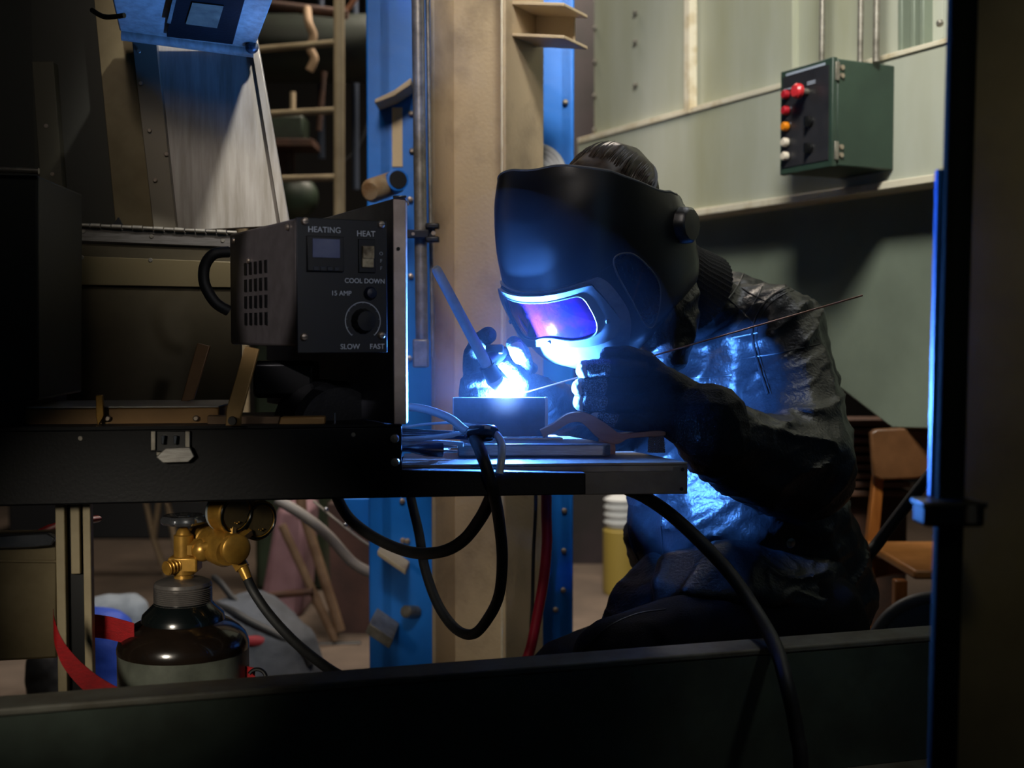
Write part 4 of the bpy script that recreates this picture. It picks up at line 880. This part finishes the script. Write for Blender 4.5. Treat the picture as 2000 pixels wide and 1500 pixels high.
# trousers
tr_ = MB(); tr_.chain([hipc, hpL, knL, anL], [.13, .118, .085, .065]); tr_.chain([hipc, hpR, knR, anR], [.15, .12, .085, .065])
tr_.hull([(P(1560, 1190, 2.32), .10), (hpL, .10), (hpR, .12)])
me = remeshed(tr_, .008, 8); displace(me, lambda c, n: .005*noise.noise(c*9)+.003*(1-abs(noise.noise(c*14)*2))); trou = finish('trousers', me, M_pants, man, smooth=True)
tb_ = bvh_of(trou); seam(tb_, [(1120, 1290), (1180, 1230), (1240, 1200), (1300, 1190)], .0015, M_seam, 'trouser_seam', trou)
for an in (anL, anR):
    b = MB(); b.hull([(V((an.x, an.y, .10)), .058), (V((an.x, an.y+.02, .045)), .045), (V((an.x-.02, an.y-.08, .045)), .042)]); b.hull([(V((an.x-.02, an.y-.08, .045)), .042), (V((an.x-.07, an.y-.16, .04)), .038)])
    me = remeshed(b, .006, 4); finish('boot', me, M_rubber, man, smooth=True)
# near glove: fist round the filler rod
GK = 1.05
def gl(prims, m, nm, par, vox=.0022, it=4, bsc=60, amp=.0006):
    g_ = MB(); prims = [('h', [(a, b*GK) for a, b in q[1]]) if q[0] == 'h' else ('c', q[1], [x*GK for x in q[2]]) for q in prims]
    for q in prims:
        if q[0] == 'h': g_.hull(q[1])
        else: g_.chain(q[1], q[2])
    me = remeshed(g_, vox, it); displace(me, lambda c, n: amp*noise.noise(c*bsc)+amp*1.2*(1-abs(noise.noise(c*38)*2.4)))
    return finish(nm, me, m, par, smooth=True)
d0 = DH
def Q(x, y, dz=0): return P(x, y, d0+dz)
fing = [ # knuckle, middle joint, fingertip folded back into the palm
    ([Q(1250, 722, -.012), Q(1205, 720, -.026), Q(1143, 722, -.012), Q(1146, 728, .018), Q(1185, 730, .030)], [.0165, .0165, .0155, .0145, .013]),
    ([Q(1250, 755, -.014), Q(1200, 756, -.028), Q(1134, 757, -.012), Q(1138, 760, .018), Q(1180, 760, .030)], [.0165, .016, .0150, .0145, .013]),
    ([Q(1250, 788, -.012), Q(1200, 787, -.026), Q(1136, 785, -.010), Q(1141, 788, .018), Q(1182, 790, .030)], [.0165, .0155, .0148, .014, .013]),
    ([Q(1255, 826, -.006), Q(1215, 823, -.018), Q(1168, 808, -.006), Q(1170, 808, .018), Q(1200, 812, .028)], [.0165, .0150, .0140, .0135, .012])]
nine = MB()
glv = thing  # noqa
G1 = gl([('c', f[0], f[1]) for f in fing] + [
    ('h', [(Q(1245, 725, 0), .020), (Q(1248, 818, .002), .022), (Q(1295, 745, .005), .026), (Q(1300, 815, .005), .028), (Q(1240, 770, .018), .02)]),
    ('h', [(Q(1295, 745, .005), .026), (Q(1300, 815, .005), .028), (Q(1345, 790, .0), .038), (Q(1350, 832, .0), .040)]),
    ('c', [Q(1285, 735, .010), Q(1262, 706, .000), Q(1225, 693, -.012), Q(1186, 693, -.014)], [.022, .0175, .0150, .0125]),
    ('h', [(Q(1345, 795, 0), .038), (P(1350, 832, d0), .042), (P(1392, 818, 2.03), .056), (P(1398, 850, 2.03), .056)])], M_glove, 'glove', man)
G1['label'] = 'near glove closed round the filler rod'
# pale fingertips on the near glove: fingertip panels
for (pts, rr), k in zip(fing, range(4)):
    x_ = pts[2]; gl([('c', [x_+V((.001, -.0008, 0)), pts[3]], [rr[2]*1.05, rr[3]*1.02])], M_gloveside, 'fingertip_panel', G1, .0018, 2, amp=.0004)
    gl([('c', [pts[2]+(pts[1]-pts[2])*.18+V((0, -.0016, .0004)), pts[2]+(pts[1]-pts[2])*.72+V((0, -.0016, .0004))], [rr[2]*1.02, rr[1]*.995])], M_glovelt, 'finger_panel', G1, .0018, 2, amp=.0004)
# far glove round the torch
GK = 1.0
e0 = DA+.055
def R_(x, y, dz=0): return P(x, y, e0+dz)
G2 = gl([('h', [(R_(930, 728), .022), (R_(922, 765, .0), .024), (R_(1002, 745, .005), .022), (R_(1005, 772, .005), .024), (R_(960, 765, -.01), .022)]),
    ('h', [(R_(1002, 745, .01), .024), (R_(1000, 772, .01), .026), (R_(1050, 775, .08), .04)]),
    ('c', [R_(925, 725, .0), R_(922, 695, -.01), R_(935, 668, -.025), R_(953, 655, -.035)], [.020, .0165, .0160, .0150]),
    ('c', [R_(1010, 745, .0), R_(1024, 712, -.012), R_(1018, 690, -.030), R_(1004, 672, -.040)], [.019, .0160, .0155, .0140]),
    ('c', [R_(1015, 765, .0), R_(1020, 745, -.015), R_(1000, 722, -.025), R_(985, 708, -.03)], [.018, .0160, .0150, .0130]),
    ('c', [R_(915, 770, -.01), R_(915, 750, -.03), R_(945, 742, -.035), R_(972, 752, -.03)], [.018, .0160, .0150, .0130]),
    ('c', [R_(925, 785, -.01), R_(935, 770, -.035), R_(965, 768, -.035), R_(985, 780, -.03)], [.018, .0155, .0145, .0130])], M_glove, 'glove', man)
G2['label'] = 'far glove gripping the torch'
gl([('c', [R_(1016, 695, -.034), R_(1007, 678, -.043)], [.0150, .0135])], M_gloveside, 'fingertip_panel', G2, .0018, 2, amp=.0004)
gl([('h', [(R_(935, 748, -.014), .018), (R_(950, 760, -.022), .018), (R_(1000, 755, -.016), .018)])], M_glovelt, 'palm_panel', G2, .002, 3)

# ------------------------------------------------------------------ welding helmet
hel = thing('welding_helmet', O, 'black welding helmet with silver visor frame and purple glass, worn by the person', 'helmet')
def sm(a, b, t): t = max(0, min(1, (t-a)/(b-a))); return t*t*(3-2*t)
def lerp_tab(tab, x):
    for i in range(len(tab)-1):
        if x <= tab[i+1][0]:
            t = (x-tab[i][0])/(tab[i+1][0]-tab[i][0]); t = t*t*(3-2*t) if False else t
            return tab[i][1]+(tab[i+1][1]-tab[i][1])*t
    return tab[-1][1]
from bisect import bisect
def spl(tab, x):
    pts = [V((a, b, 0)) for a, b in tab]
    x = max(tab[0][0], min(tab[-1][0], x))
    for i in range(len(tab)-1):
        if x <= tab[i+1][0]:
            t = (x-tab[i][0])/(tab[i+1][0]-tab[i][0])
            p0 = tab[max(i-1, 0)][1]; p1 = tab[i][1]; p2 = tab[i+1][1]; p3 = tab[min(i+2, len(tab)-1)][1]
            return .5*((2*p1)+(-p0+p2)*t+(2*p0-5*p1+4*p2-p3)*t*t+(-p0+3*p1-3*p2+p3)*t**3)
FR = [(-.175, .175), (-.155, .200), (-.12, .234), (-.08, .248), (-.02, .252), (.03, .244), (.08, .226), (.14, .192), (.19, .152), (.22, .12)]
HW = [(-.175, .080), (-.155, .105), (-.12, .134), (-.08, .147), (-.02, .152), (.03, .150), (.08, .148), (.14, .138), (.19, .120), (.22, .11)]
def HS(th, u_, off=0):              # th in degrees round the front, u_ height
    def raw(th, u_):
        t = math.radians(th); f_ = spl(FR, u_); a_ = spl(HW, u_)
        c, s_ = math.cos(t), math.sin(t); e_ = .82
        sx = math.copysign(abs(s_)**e_, s_); cx = math.copysign(abs(c)**.9, c)
        return HL(a_*sx, f_*cx if c > 0 else .09*cx, u_)
    p = raw(th, u_)
    if off:
        n = (raw(th+1.5, u_)-raw(th-1.5, u_)).cross(raw(th, u_+.004)-raw(th, u_-.004))
        if n.length > 1e-9:
            n.normalize(); p = p+n*off
            if (p-O).dot(n)*off < 0: p = p-2*n*off
    return p
TOPT = [(0, .2), (20, .2), (40, .188), (60, .162), (75, .122), (90, .068), (105, .045), (116, .025), (123, -.01)]
BOTT = [(0, -.172), (30, -.17), (60, -.172), (80, -.165), (95, -.145), (110, -.10), (123, -.055)]
def top_u(th): return spl(TOPT, abs(th))
def bot_u(th): return spl(BOTT, abs(th))
nU, nT = 48, 96
def shell(off0, off1, T0=-122, T1=122, tu=top_u, bu=bot_u, nU=48, nT=96):
    m = MB(); vs = []; fs = []
    for lay in (off0, off1):
        for i in range(nT+1):
            th = T0+(T1-T0)*i/nT
            for j in range(nU+1):
                u_ = bu(th)+(tu(th)-bu(th))*j/nU; vs.append(HS(th, u_, lay))
    N = (nT+1)*(nU+1); g = lambda l, i, j: l*N+i*(nU+1)+j
    for i in range(nT):
        for j in range(nU):
            fs.append([g(0, i, j), g(0, i+1, j), g(0, i+1, j+1), g(0, i, j+1)]); fs.append([g(1, i, j), g(1, i, j+1), g(1, i+1, j+1), g(1, i+1, j)])
        fs.append([g(0, i, 0), g(1, i, 0), g(1, i+1, 0), g(0, i+1, 0)]); fs.append([g(0, i, nU), g(0, i+1, nU), g(1, i+1, nU), g(1, i, nU)])
    for j in range(nU):
        fs.append([g(0, 0, j), g(0, 0, j+1), g(1, 0, j+1), g(1, 0, j)]); fs.append([g(0, nT, j), g(1, nT, j), g(1, nT, j+1), g(0, nT, j+1)])
    return m._add(vs, fs)
shl = shell(-.003, 0).build('shell', M_shell, hel, smooth=True)
shell(.0, .0035, -58, 58, lambda t: .035+.0*t, lambda t: .028, 2, 60).build('brow_ridge', M_shell, hel, smooth=True)
M_trim = mat('rim_grey', '5c6268', .5)
MB().sweep([HS(-100+200*i/80, top_u(-100+200*i/80), .001) for i in range(81)], .0028, 8).build('top_rim', M_trim, hel, smooth=True)
# silver shield: closed curve in (theta, u), filled
def loop(ctrl, n=12):
    pts = [V((a, b*400, 0)) for a, b in ctrl]; k = len(pts); out = []
    for i in range(k):
        p0, p1, p2, p3 = pts[i-1], pts[i], pts[(i+1) % k], pts[(i+2) % k]
        for j in range(n):
            t = j/n; q = .5*((2*p1)+(-p0+p2)*t+(2*p0-5*p1+4*p2-p3)*t*t+(-p0+3*p1-3*p2+p3)*t**3); out.append(q)
    out.append(out[0]); ln_ = [0]
    for i in range(1, len(out)): ln_.append(ln_[-1]+(out[i]-out[i-1]).length)
    res = []; M_ = 144; i = 0
    for j in range(M_):
        d = ln_[-1]*j/M_
        while ln_[i+1] < d: i += 1
        q = out[i].lerp(out[i+1], (d-ln_[i])/max(1e-9, ln_[i+1]-ln_[i])); res.append((q.x, q.y/400))
    return res
def annulus(outer, inner, lv_out, lv_in, m, nm, par, cen=None, rings=10):
    mb = MB(); vs = []; n = len(outer); L_ = []
    L_.append((0, lv_out[0])); 
    prof = [(0, lv_out[0]), (.0, lv_out[1])]+[(t/rings, lv_out[1]+(lv_in[1]-lv_out[1])*t/rings) for t in range(1, rings+1)]+[(1, lv_in[0])]
    for t, o_ in prof:
        for i in range(n):
            a = outer[i][0]+(inner[i][0]-outer[i][0])*t; b = outer[i][1]+(inner[i][1]-outer[i][1])*t; vs.append(HS(a, b, o_))
    fs = []
    for r_ in range(len(prof)-1):
        for i in range(n): fs.append([r_*n+i, r_*n+(i+1) % n, (r_+1)*n+(i+1) % n, (r_+1)*n+i])
    mb._add(vs, fs)
    return mb.build(nm, m, par, smooth=True)
def mirror(h): return loop(h + [(-a, b) for a, b in reversed(h) if a > 0])
SIL = mirror([(0, .031), (30, .0305), (38, .024), (43, -.005), (46, -.055), (42, -.10), (32, -.145), (15, -.165), (0, -.168)])
WIN = mirror([(0, .026), (28, .025), (33, .012), (38, -.03), (39, -.06), (33, -.078), (20, -.078), (0, -.066)])
LEN = mirror([(0, .014), (18, .015), (24, .012), (27, -.005), (28, -.042), (24, -.062), (12, -.062), (0, -.053)])
annulus(SIL, WIN, (.0, .008), (.0, .006), M_silver, 'silver_shield', hel, rings=8)
annulus(WIN, LEN, (.0, .015), (.0, .011), M_silver2, 'window_frame', hel, rings=5)
MB().sweep([HS(a, b, .0075) for a, b in WIN]+[HS(WIN[0][0], WIN[0][1], .0075)], .0022, 8, cap=False).build('window_gasket', M_black, hel, smooth=True)
MB().sweep([HS(a, b, .011) for a, b in LEN]+[HS(LEN[0][0], LEN[0][1], .011)], .0016, 8, cap=False).build('lens_bead', M_silver2, hel, smooth=True)
mb = MB(); cenL = (0, -.024); rings = 10; vs = []; fs = []; n = len(LEN)
for r_ in range(rings+1):
    for (a, b) in LEN: t = 1-r_/rings*.999; vs.append(HS(cenL[0]+(a-cenL[0])*t, cenL[1]+(b-cenL[1])*t, .008))
for r_ in range(rings):
    for i in range(n): fs.append([r_*n+i, r_*n+(i+1) % n, (r_+1)*n+(i+1) % n, (r_+1)*n+i])
mb._add(vs, fs).build('filter_lens', M_lens, hel, smooth=True)
for a, b in ((0, -.060), (33.5, -.045), (-33.5, -.045)): c = HS(a, b, .013); nn_ = (HS(a, b, .02)-c).normalized(); MB().lathe(c, nn_, [(0, .004), (.003, .0035), (.0035, 0)], 14).build('frame_screw', M_silver2, hel, smooth=True)
SW = [(47, .038), (57, .034), (64, -.005), (67, -.057), (59, -.115), (53, -.10), (50, -.04)]
SW = loop(SW)
for s_ in (1, -1): annulus([(a*s_, b) for a, b in SW], [(57*s_, -.03)]*len(SW), (.0, .003), (.0, .003), M_gloss, 'side_window', hel, rings=8)
for s_ in (1, -1): MB().sweep([HS(a*s_, b, .003) for a, b in SW]+[HS(SW[0][0]*s_, SW[0][1], .003)], .0018, 8, cap=False).build('side_window_rim', M_trim, hel, smooth=True)
SV = loop([(20, .15), (38, .14), (44, .07), (34, .085), (19, .095)])
for s_ in (1, -1): annulus([(a*s_, b) for a, b in SV], [(30*s_, .12)]*len(SV), (.0, .002), (.0, .002), M_shell, 'brow_vent', hel, rings=6)
for s_ in (1, -1):
    MB().lathe(HL(s_*.143, -.002, .0), Ls*s_, [(-.01, .040), (.004, .040), (.008, .033), (.024, .031), (.029, .026), (.030, 0)], 32, rmod=lambda i, th: 1+.02*math.cos(10*th)).build('adjusting_knob', M_shell, hel, smooth=True)
# headband
hbnd = MB(); hbnd.sweep([HL(.086*math.sin(t), -.02+.112*math.cos(t), .045-.02*math.cos(t)) for t in [2*math.pi*i/60 for i in range(61)]], .010, 8, cap=False, flat=.35, up=hu); hbnd.build('headband', M_trim, hel, smooth=True)
# leather bib under the helmet
bi = MB(); bi.hull([(HL(.10, .02, -.06), .02), (HL(.09, -.04, -.07), .03), (P(1300, 700, 2.18), .03), (P(1335, 620, 2.22), .03), (HL(.06, .06, -.14), .015)])
me = remeshed(bi, .005, 5); displace(me, folds); finish('neck_bib', me, M_leather, hel, smooth=True)

# stool under the person
so = thing('stool', V((hipc.x, hipc.y, 0)), 'pale grey work stool under the sitting person', 'stool')
zs = hipc.z-.155
MB().lathe((hipc.x+.02, hipc.y, zs-.05), (0, 0, 1), [(0, .16), (.045, .165), (.05, .155)], 36).build('seat', mat('stool_grey', '6b6f6a', .5), so, smooth=True)
for k in range(4):
    a = math.pi/4+k*math.pi/2; MB().cyl((hipc.x+.02+.12*math.cos(a), hipc.y+.12*math.sin(a), zs-.05), (hipc.x+.02+.17*math.cos(a), hipc.y+.17*math.sin(a), 0), .012).build('leg', M_galv, so, smooth=True)

# ------------------------------------------------------------------ gas cylinder
gc = P(358, 1200, 1.93); cx_, cy_ = gc.x, 1.93
gy = thing('gas_cylinder', V((cx_, cy_, 0)), 'dark brown and grey gas cylinder with brass valve standing at lower left', 'gas cylinder')
def zz(y): return P(358, y, 1.93).z
Rr = .1015; prof = [(0.0, .09), (.01, .1), (.03, Rr), (zz(1262), Rr)]
MB().lathe((cx_, cy_, 0), (0, 0, 1), prof+[(zz(1261), 0)], 64).build('body', M_cylgrey, gy, smooth=True)
pr2 = [(zz(1266), Rr+.0008), (zz(1258), Rr+.0008), (zz(1250), .1005), (zz(1240), .097), (zz(1228), .088), (zz(1217), .076), (zz(1208), .062), (zz(1203), .05)]
MB().lathe((cx_, cy_, 0), (0, 0, 1), pr2, 64).build('shoulder', M_cyl, gy, smooth=True)
MB().lathe((cx_, cy_, 0), (0, 0, 1), [(zz(1222), .068), (zz(1208), .0645), (zz(1198), .063), (zz(1180), .048), (zz(1174), .044)], 48).build('collar', M_cylblack, gy, smooth=True)
thr = [(zz(1178), .044)]
for i in range(9): y = 1176-i*3.6; thr += [(zz(y), .0455), (zz(y-1.8), .0435)]
thr += [(zz(1142), .045), (zz(1136), .043), (zz(1131), .034), (zz(1128), .018)]
MB().lathe((cx_, cy_, 0), (0, 0, 1), thr, 56).build('threaded_cap', M_cap, gy, smooth=True)
vx = cx_+.002
gv = MB().lathe((vx, cy_, 0), (0, 0, 1), [(zz(1133), .016), (zz(1122), .015), (zz(1120), .018), (zz(1095), .018), (zz(1092), .0155), (zz(1045), .0155), (zz(1043), .012), (zz(1036), .010), (zz(1030), .006)], 32); vlv = gv.build('valve', M_brass, gy, smooth=True)
MB().box((vx+.002, cy_, zz(1100)), (.046, .036, .024)).build('valve_block', M_brass, gy, bevel=.003)
MB().sweep([V((vx-.002, cy_-.005, zz(1100))), V((vx-.020, cy_-.030, zz(1104)))], [.010, .010], 20, rmod=lambda t, th: 1).build('relief_plug', M_brass, gy, smooth=True)
for i in range(4): MB().torus(V((vx-.008-.0036*i, cy_-.013-.005*i, zz(1101.5+.6*i))), (-.58, -.8, -.1), .0105, .0012, 24, 6).build('thread_ring', M_brass, gy, smooth=True)
zw = zz(1024)
MB().lathe((vx, cy_, zw), (0, 0, 1), [(0, .024), (.001, .031), (.005, .0345), (.010, .0345), (.0145, .031), (.015, .024), (.011, .018), (.011, .010), (.014, .008), (.014, 0)], 84, rmod=lambda i, th: 1+.045*math.cos(7*th)*(1 if i < 6 else 0)).build('handwheel', M_chrome, gy, smooth=True)
# regulator
rg = thing('gas_regulator', P(440, 1060, 1.93), 'brass gas regulator with two round gauges screwed to the cylinder valve', 'regulator')
def G(x, y, D=1.93): return P(x, y, D)
MB().sweep([G(366, 1072), G(392, 1072)], [.0145, .0175], 6).build('inlet_nut', M_brass, rg, smooth=True)
MB().ball(G(396, 1074, 1.925), .0185, 3).build('inlet_ball', M_brass, rg, smooth=True)
MB().sweep([G(400, 1068, 1.91), G(440, 1062, 1.90)], [.0075, .0075], 12).build('inlet_stem', M_brass, rg, smooth=True)
a_, b_2 = G(395, 1050, 1.98), G(448, 1078, 1.90)
ax_ = (b_2-a_).normalized(); LB = (b_2-a_).length
MB().lathe(a_, ax_, [(-.03, .013), (.0, .013), (.0, .024), (.012, .027), (.034, .029), (.036, .026), (.038, .026), (.040, .029), (LB-.012, .027), (LB, .022)], 40).build('diaphragm_housing', M_brass, rg, smooth=True)
MB().lathe(G(460, 1072, 1.885)-V((.3, -.75, -.1)).normalized()*0, V((.62, -.78, -.05)), [(-.006, .0235), (.004, .0235), (.007, .020), (.008, 0)], 36).build('end_disc', M_brass, rg, smooth=True)
def gauge(c, axis, R, nm):
    axis = V(axis).normalized(); g_ = MB().lathe(c, axis, [(-.018, R*.9), (-.016, R), (.010, R), (.012, R*.94), (.0125, R*.8), (.011, R*.75), (.0115, 0)], 48); o = g_.build('gauge', M_brass, rg, smooth=True)
    MB().lathe(c+axis*.0118, axis, [(0, R*.72), (.0008, R*.72)], 40).build('gauge_back_plate', mat('gauge_back_'+nm, '6f6244', .4, .5, '5c5038', 40), o, smooth=True)
    MB().torus(c+axis*.0125, axis, R*.86, .0016, 44, 6).build('rim_ring', M_cylblack, o, smooth=True)
    for t in (-.004, 0, .004):
        s_ = axis.cross(up).normalized(); MB().ball(c+axis*.0135+s_*t+up*(-R*.45+abs(t)*.4), .0013, 2).build('vent_pin', M_brass, o, smooth=True)
    MB().lathe(c-axis*.022, axis, [(0, R*.98), (.004, R*1.0), (.006, R*.9)], 48).build('gauge_glass', mat('gauge_glass_'+nm, '9aa2a6', .15, spec=.5), o, smooth=True)
    return o
gauge(G(452, 1000, 1.93), (.80, -.62, -.1), .0345, 'a'); gauge(G(500, 1014, 1.97), (.72, -.68, -.12), .033, 'b')
MB().sweep([G(450, 1050, 1.92), G(452, 1030, 1.925)], [.009, .008], 6).build('gauge_stem', M_brass, rg, smooth=True)
MB().sweep([G(462, 1058, 1.92), G(485, 1040, 1.95)], [.009, .009], 6).build('gauge_stem', M_brass, rg, smooth=True)
MB().sweep([G(462, 1090, 1.91), G(474, 1110, 1.905)], [.0125, .0120], 6).build('outlet_nut', M_brass, rg, smooth=True)
MB().sweep([G(474, 1108, 1.905), G(484, 1131, 1.90)], [.009, .0075], 16).build('hose_barb', M_brass, rg, smooth=True)
tag(cable([G(481, 1126, 1.902), G(498, 1160, 1.90), G(530, 1205, 1.88), G(580, 1258, 1.84), G(640, 1305, 1.78), G(690, 1335, 1.72), G(740, 1380, 1.68)], .0078).build('gas_hose', M_rubber, smooth=True), 'black rubber gas hose running down right from the brass regulator', 'hose')
# red straps
def strap(pts, wid, nm, label, parent=None):
    m = MB(); vs = []; fs = []
    c = catmull([V(p[:3]) for p in pts], 8); t = [wid]*len(c)
    for q in c: vs += [q+V((0, 0, wid/2)), q-V((0, 0, wid/2))]
    for q in c: vs += [q+V((0, .0016, wid/2)), q+V((0, .0016, -wid/2))]
    n = len(c)
    for i in range(n-1):
        a = 2*i; b = 2*n+2*i
        fs += [[a, a+1, a+3, a+2], [b, b+2, b+3, b+1], [a, a+2, b+2, b], [a+1, b+1, b+3, a+3]]
    fs += [[0, 2*n, 2*n+1, 1], [2*n-2, 2*n-1, 4*n-1, 4*n-2]]
    m._add(vs, fs); o = m.build(nm, M_redstrap, parent, smooth=True)
    if label: tag(o, label, 'strap')
    return o
strap([P(150, 1215, 1.88), P(180, 1222, 1.88), P(215, 1227, 1.89), P(262, 1240, 1.87)], .036, 'ratchet_strap', 'red webbing strap from the cream rack leg to the shoulder of the gas cylinder')
strap([P(104, 1215, 1.77), P(108, 1240, 1.755), P(125, 1280, 1.75), P(165, 1325, 1.76), P(215, 1360, 1.78), P(300, 1400, 1.80)], .038, 'ratchet_strap', 'red webbing strap crossing diagonally in front of the cream rack leg')
sh_ = thing('strap_hook', P(500, 1325, 1.93), 'black steel hook with a short red strap end right of the gas cylinder', 'hook')
MB().torus(P(502, 1325, 1.9), (0, -1, .2), .014, .0032, 28, 8, math.radians(-120), math.radians(150)).build('hook', M_black, sh_, smooth=True)
strap([P(480, 1318, 1.92), P(498, 1322, 1.91)], .028, 'strap_end', None, sh_)

# ------------------------------------------------------------------ right: slatted stack, chair, tub
sk = thing('slatted_crate', P(1690, 960, 3.75), 'brown slatted crate standing behind the chair at right', 'crate')
for k in range(9):
    y = 822+k*17; MB().box((P(1700, y, 3.75).x, 3.75, P(1700, y, 3.75).z), (.20, .15, .017)).build('slat', mat('slat_brown', '6b4a36', .6, 0, '51382a', 12) if 'slat_brown' not in MATS else MATS['slat_brown'], sk, bevel=.003)
MB().box((P(1700, 1000, 3.78).x, 3.80, P(1700, 960, 3.78).z/2), (.2, .12, P(1700, 960, 3.78).z)).build('base', M_rust, sk)
chp = thing('wooden_chair', V((P(1760, 1200, 3.3).x, 3.3, 0)), 'orange-brown wooden chair with curved backrest standing at right', 'chair')
bkr = MB(); pts = [(1700, 845), (1712, 838), (1760, 836), (1840, 838), (1840, 930), (1780, 936), (1720, 938), (1706, 930)]
bkr.prism([P(x, y, 3.22) for x, y in pts], (0, .022, 0)); bkr.build('backrest', M_chairback, chp, bevel=.006)
MB().prism([P(1708, 930, 3.25), P(1728, 930, 3.25), P(1712, 1120, 3.25), P(1702, 1230, 3.25), P(1680, 1230, 3.25), P(1688, 1110, 3.25)], (0, .03, 0)).build('leg', M_chair, chp, bevel=.004)
ll = P(1691, 1230, 3.25); MB().prism([V((ll.x-.014, 3.25, ll.z)), V((ll.x+.014, 3.25, ll.z)), V((ll.x+.0, 3.25, 0)), V((ll.x-.024, 3.25, 0))], (0, .03, 0)).build('leg', M_chair, chp, bevel=.004)
MB().prism([P(1862, 930, 3.25), P(1880, 930, 3.25), P(1880, 1460, 3.25), P(1862, 1460, 3.25)], (0, .03, 0)).build('leg', M_chair, chp, bevel=.004)
MB().prism([P(1702, 1092, 3.24), P(1880, 1088, 3.24), P(1880, 1128, 3.24), P(1800, 1122, 3.24), P(1750, 1122, 3.24), P(1700, 1132, 3.24)], (0, .02, 0)).build('seat_rail', M_chair, chp, bevel=.003)
sz = P(1740, 1085, 3.1).z; MB().box((P(1815, 1085, 3.1).x, 3.05, sz), (.24, .4, .022)).build('seat', mat('seat_wood', 'a8703a', .4, 0, '8a5826', 8), chp, bevel=.006)
for k in (0, 1):
    xq = P(1745+k*120, 1100, 2.95).x; MB().box((xq, 2.90, sz/2-.01), (.03, .03, sz-.02)).build('leg', M_chair, chp, bevel=.004)
tag(cable([V((P(1640, 1200, 2.75).x, 2.75, .012)), P(1652, 1180, 2.7), P(1690, 1095, 2.6), P(1715, 1060, 2.6), P(1760, 1000, 2.6), P(1815, 930, 2.6), P(1860, 880, 2.6)], .013).build('black_hose', M_rubber, smooth=True), 'black hose running diagonally up in front of the wooden chair', 'hose')
tu = thing('round_tub', P(1850, 1330, 2.7), 'grey round tub with black inside tipped on its side at lower right', 'tub')
tcn_ = P(1835, 1300, 2.7)
MB().torus(tcn_, (-.25, -1, .25), .150, .014, 64, 12).build('rim', mat('tub_grey', '5d6064', .5, 0, '4a4d50', 10), tu, smooth=True)
MB().lathe(tcn_, (.25, 1, -.25), [(0, .148), (.12, .13), (.13, 0)], 48).build('inside', M_black, tu, smooth=True)

# ------------------------------------------------------------------ foreground frame
FA, FB = P(-200, 1400, 1.23), P(1990, 1230, 1.52)
FPd = V((FB.x-FA.x, FB.y-FA.y, 0)).normalized(); FPn = V((FPd.y, -FPd.x, 0)); ztop = .735
FA = V((P(0, 1385, 1.50).x, 1.50, 0)); FBp = V((P(1810, 1242, 1.86).x, 1.86, 0)); FPd = (FBp-FA).normalized(); FPn = V((FPd.y, -FPd.x, 0))
z_a = P(0, 1385, 1.50).z; z_b = P(1810, 1242, 1.86).z
s0 = FA-FPd*.4; s1 = FBp+FPd*.25; za = z_a; zb_ = z_b
fbm = thing('front_beam', V((0, 1.4, z_a-.2)), 'dark painted steel beam running across the foreground bottom', 'beam')
M_fb = mat('beam_paint', '3f4a42', .45, 0, '2f362f', 9, .15, 60); M_fbt = mat('beam_top', '62625a', .6, 0, '4a463c', 14, spec=.3)
MB().prism([s0+V((0, 0, za-.010)), s1+V((0, 0, zb_-.010)), s1+FPn*-.06+V((0, 0, zb_-.010)), s0+FPn*-.06+V((0, 0, za-.010))], (0, 0, .010)).build('top_flange', M_fbt, fbm, bevel=.003)
MB().prism([s0+V((0, 0, za-.0105)), s1+V((0, 0, zb_-.0105)), s1+V((0, 0, zb_-.19)), s0+V((0, 0, za-.19))], -FPn*.008).build('web', M_fb, fbm)
MB().prism([s0+FPn*.03+V((0, 0, za-.20)), s1+FPn*.03+V((0, 0, zb_-.20)), s1-FPn*.05+V((0, 0, zb_-.20)), s0-FPn*.05+V((0, 0, za-.20))], (0, 0, .009)).build('bottom_flange', M_fbt, fbm, bevel=.002)
for e_ in (s0, s1): MB().box(e_-FPn*.03+V((0, 0, (za-.20)/2)), (.06, .06, za-.20)).build('leg', M_fb, fbm, bevel=.002)
# pole
pp = thing('scaffold_pole', P(1845, 1400, 1.28), 'dark vertical steel pole in the right foreground with clamp', 'pole')
pA, pB = P(1882, -60, 1.28), P(1838, 1560, 1.28)
MB().cyl(pB+(pB-pA)*.6, pA+(pA-pB)*1.2, .0150, seg=32).build('tube', mat('pole_dark', '161b17', .85, 0, spec=.15), pp, smooth=True)
cl2 = thing('tube_clamp', P(1850, 1000, 1.27), 'black clamp joining the dark pole to the wide tan post', 'clamp')
MB().box(P(1852, 1000, 1.262), (.062, .04, .026)).build('jaw', M_black, cl2, bevel=.004)
MB().box(P(1852, 982, 1.262), (.066, .044, .006)).build('top_plate', mat('clamp_edge', '3a3a34', .4, .4), cl2, bevel=.002)
MB().cyl(P(1895, 985, 1.245), P(1895, 1020, 1.245), .007).build('bolt', M_boltm, cl2, smooth=True)
wp = thing('post', P(1960, 1500, 1.4), 'wide dull tan painted post at the right edge', 'post')
w0, w1 = P(1856, 1000, 1.36), P(2180, 1000, 1.36)
MB().prism([V((w0.x, 1.36, 0)), V((w1.x, 1.36, 0)), V((w1.x, 1.36, 3)), V((w0.x+.01, 1.36, 3))], (0, .012, 0)).build('face', mat('post_tan', '9a8a62', .6, 0, '7e6f4b', 4), wp, bevel=.003)
MB().prism([P(1832, 330, 1.285), P(1862, 330, 1.285), P(1850, 970, 1.285), P(1817, 970, 1.285)], (0, .010, 0)).build('painted_arc_glint', M_blue, pp, bevel=.001)  # blue paint stands in for the arc's reflection along the pole
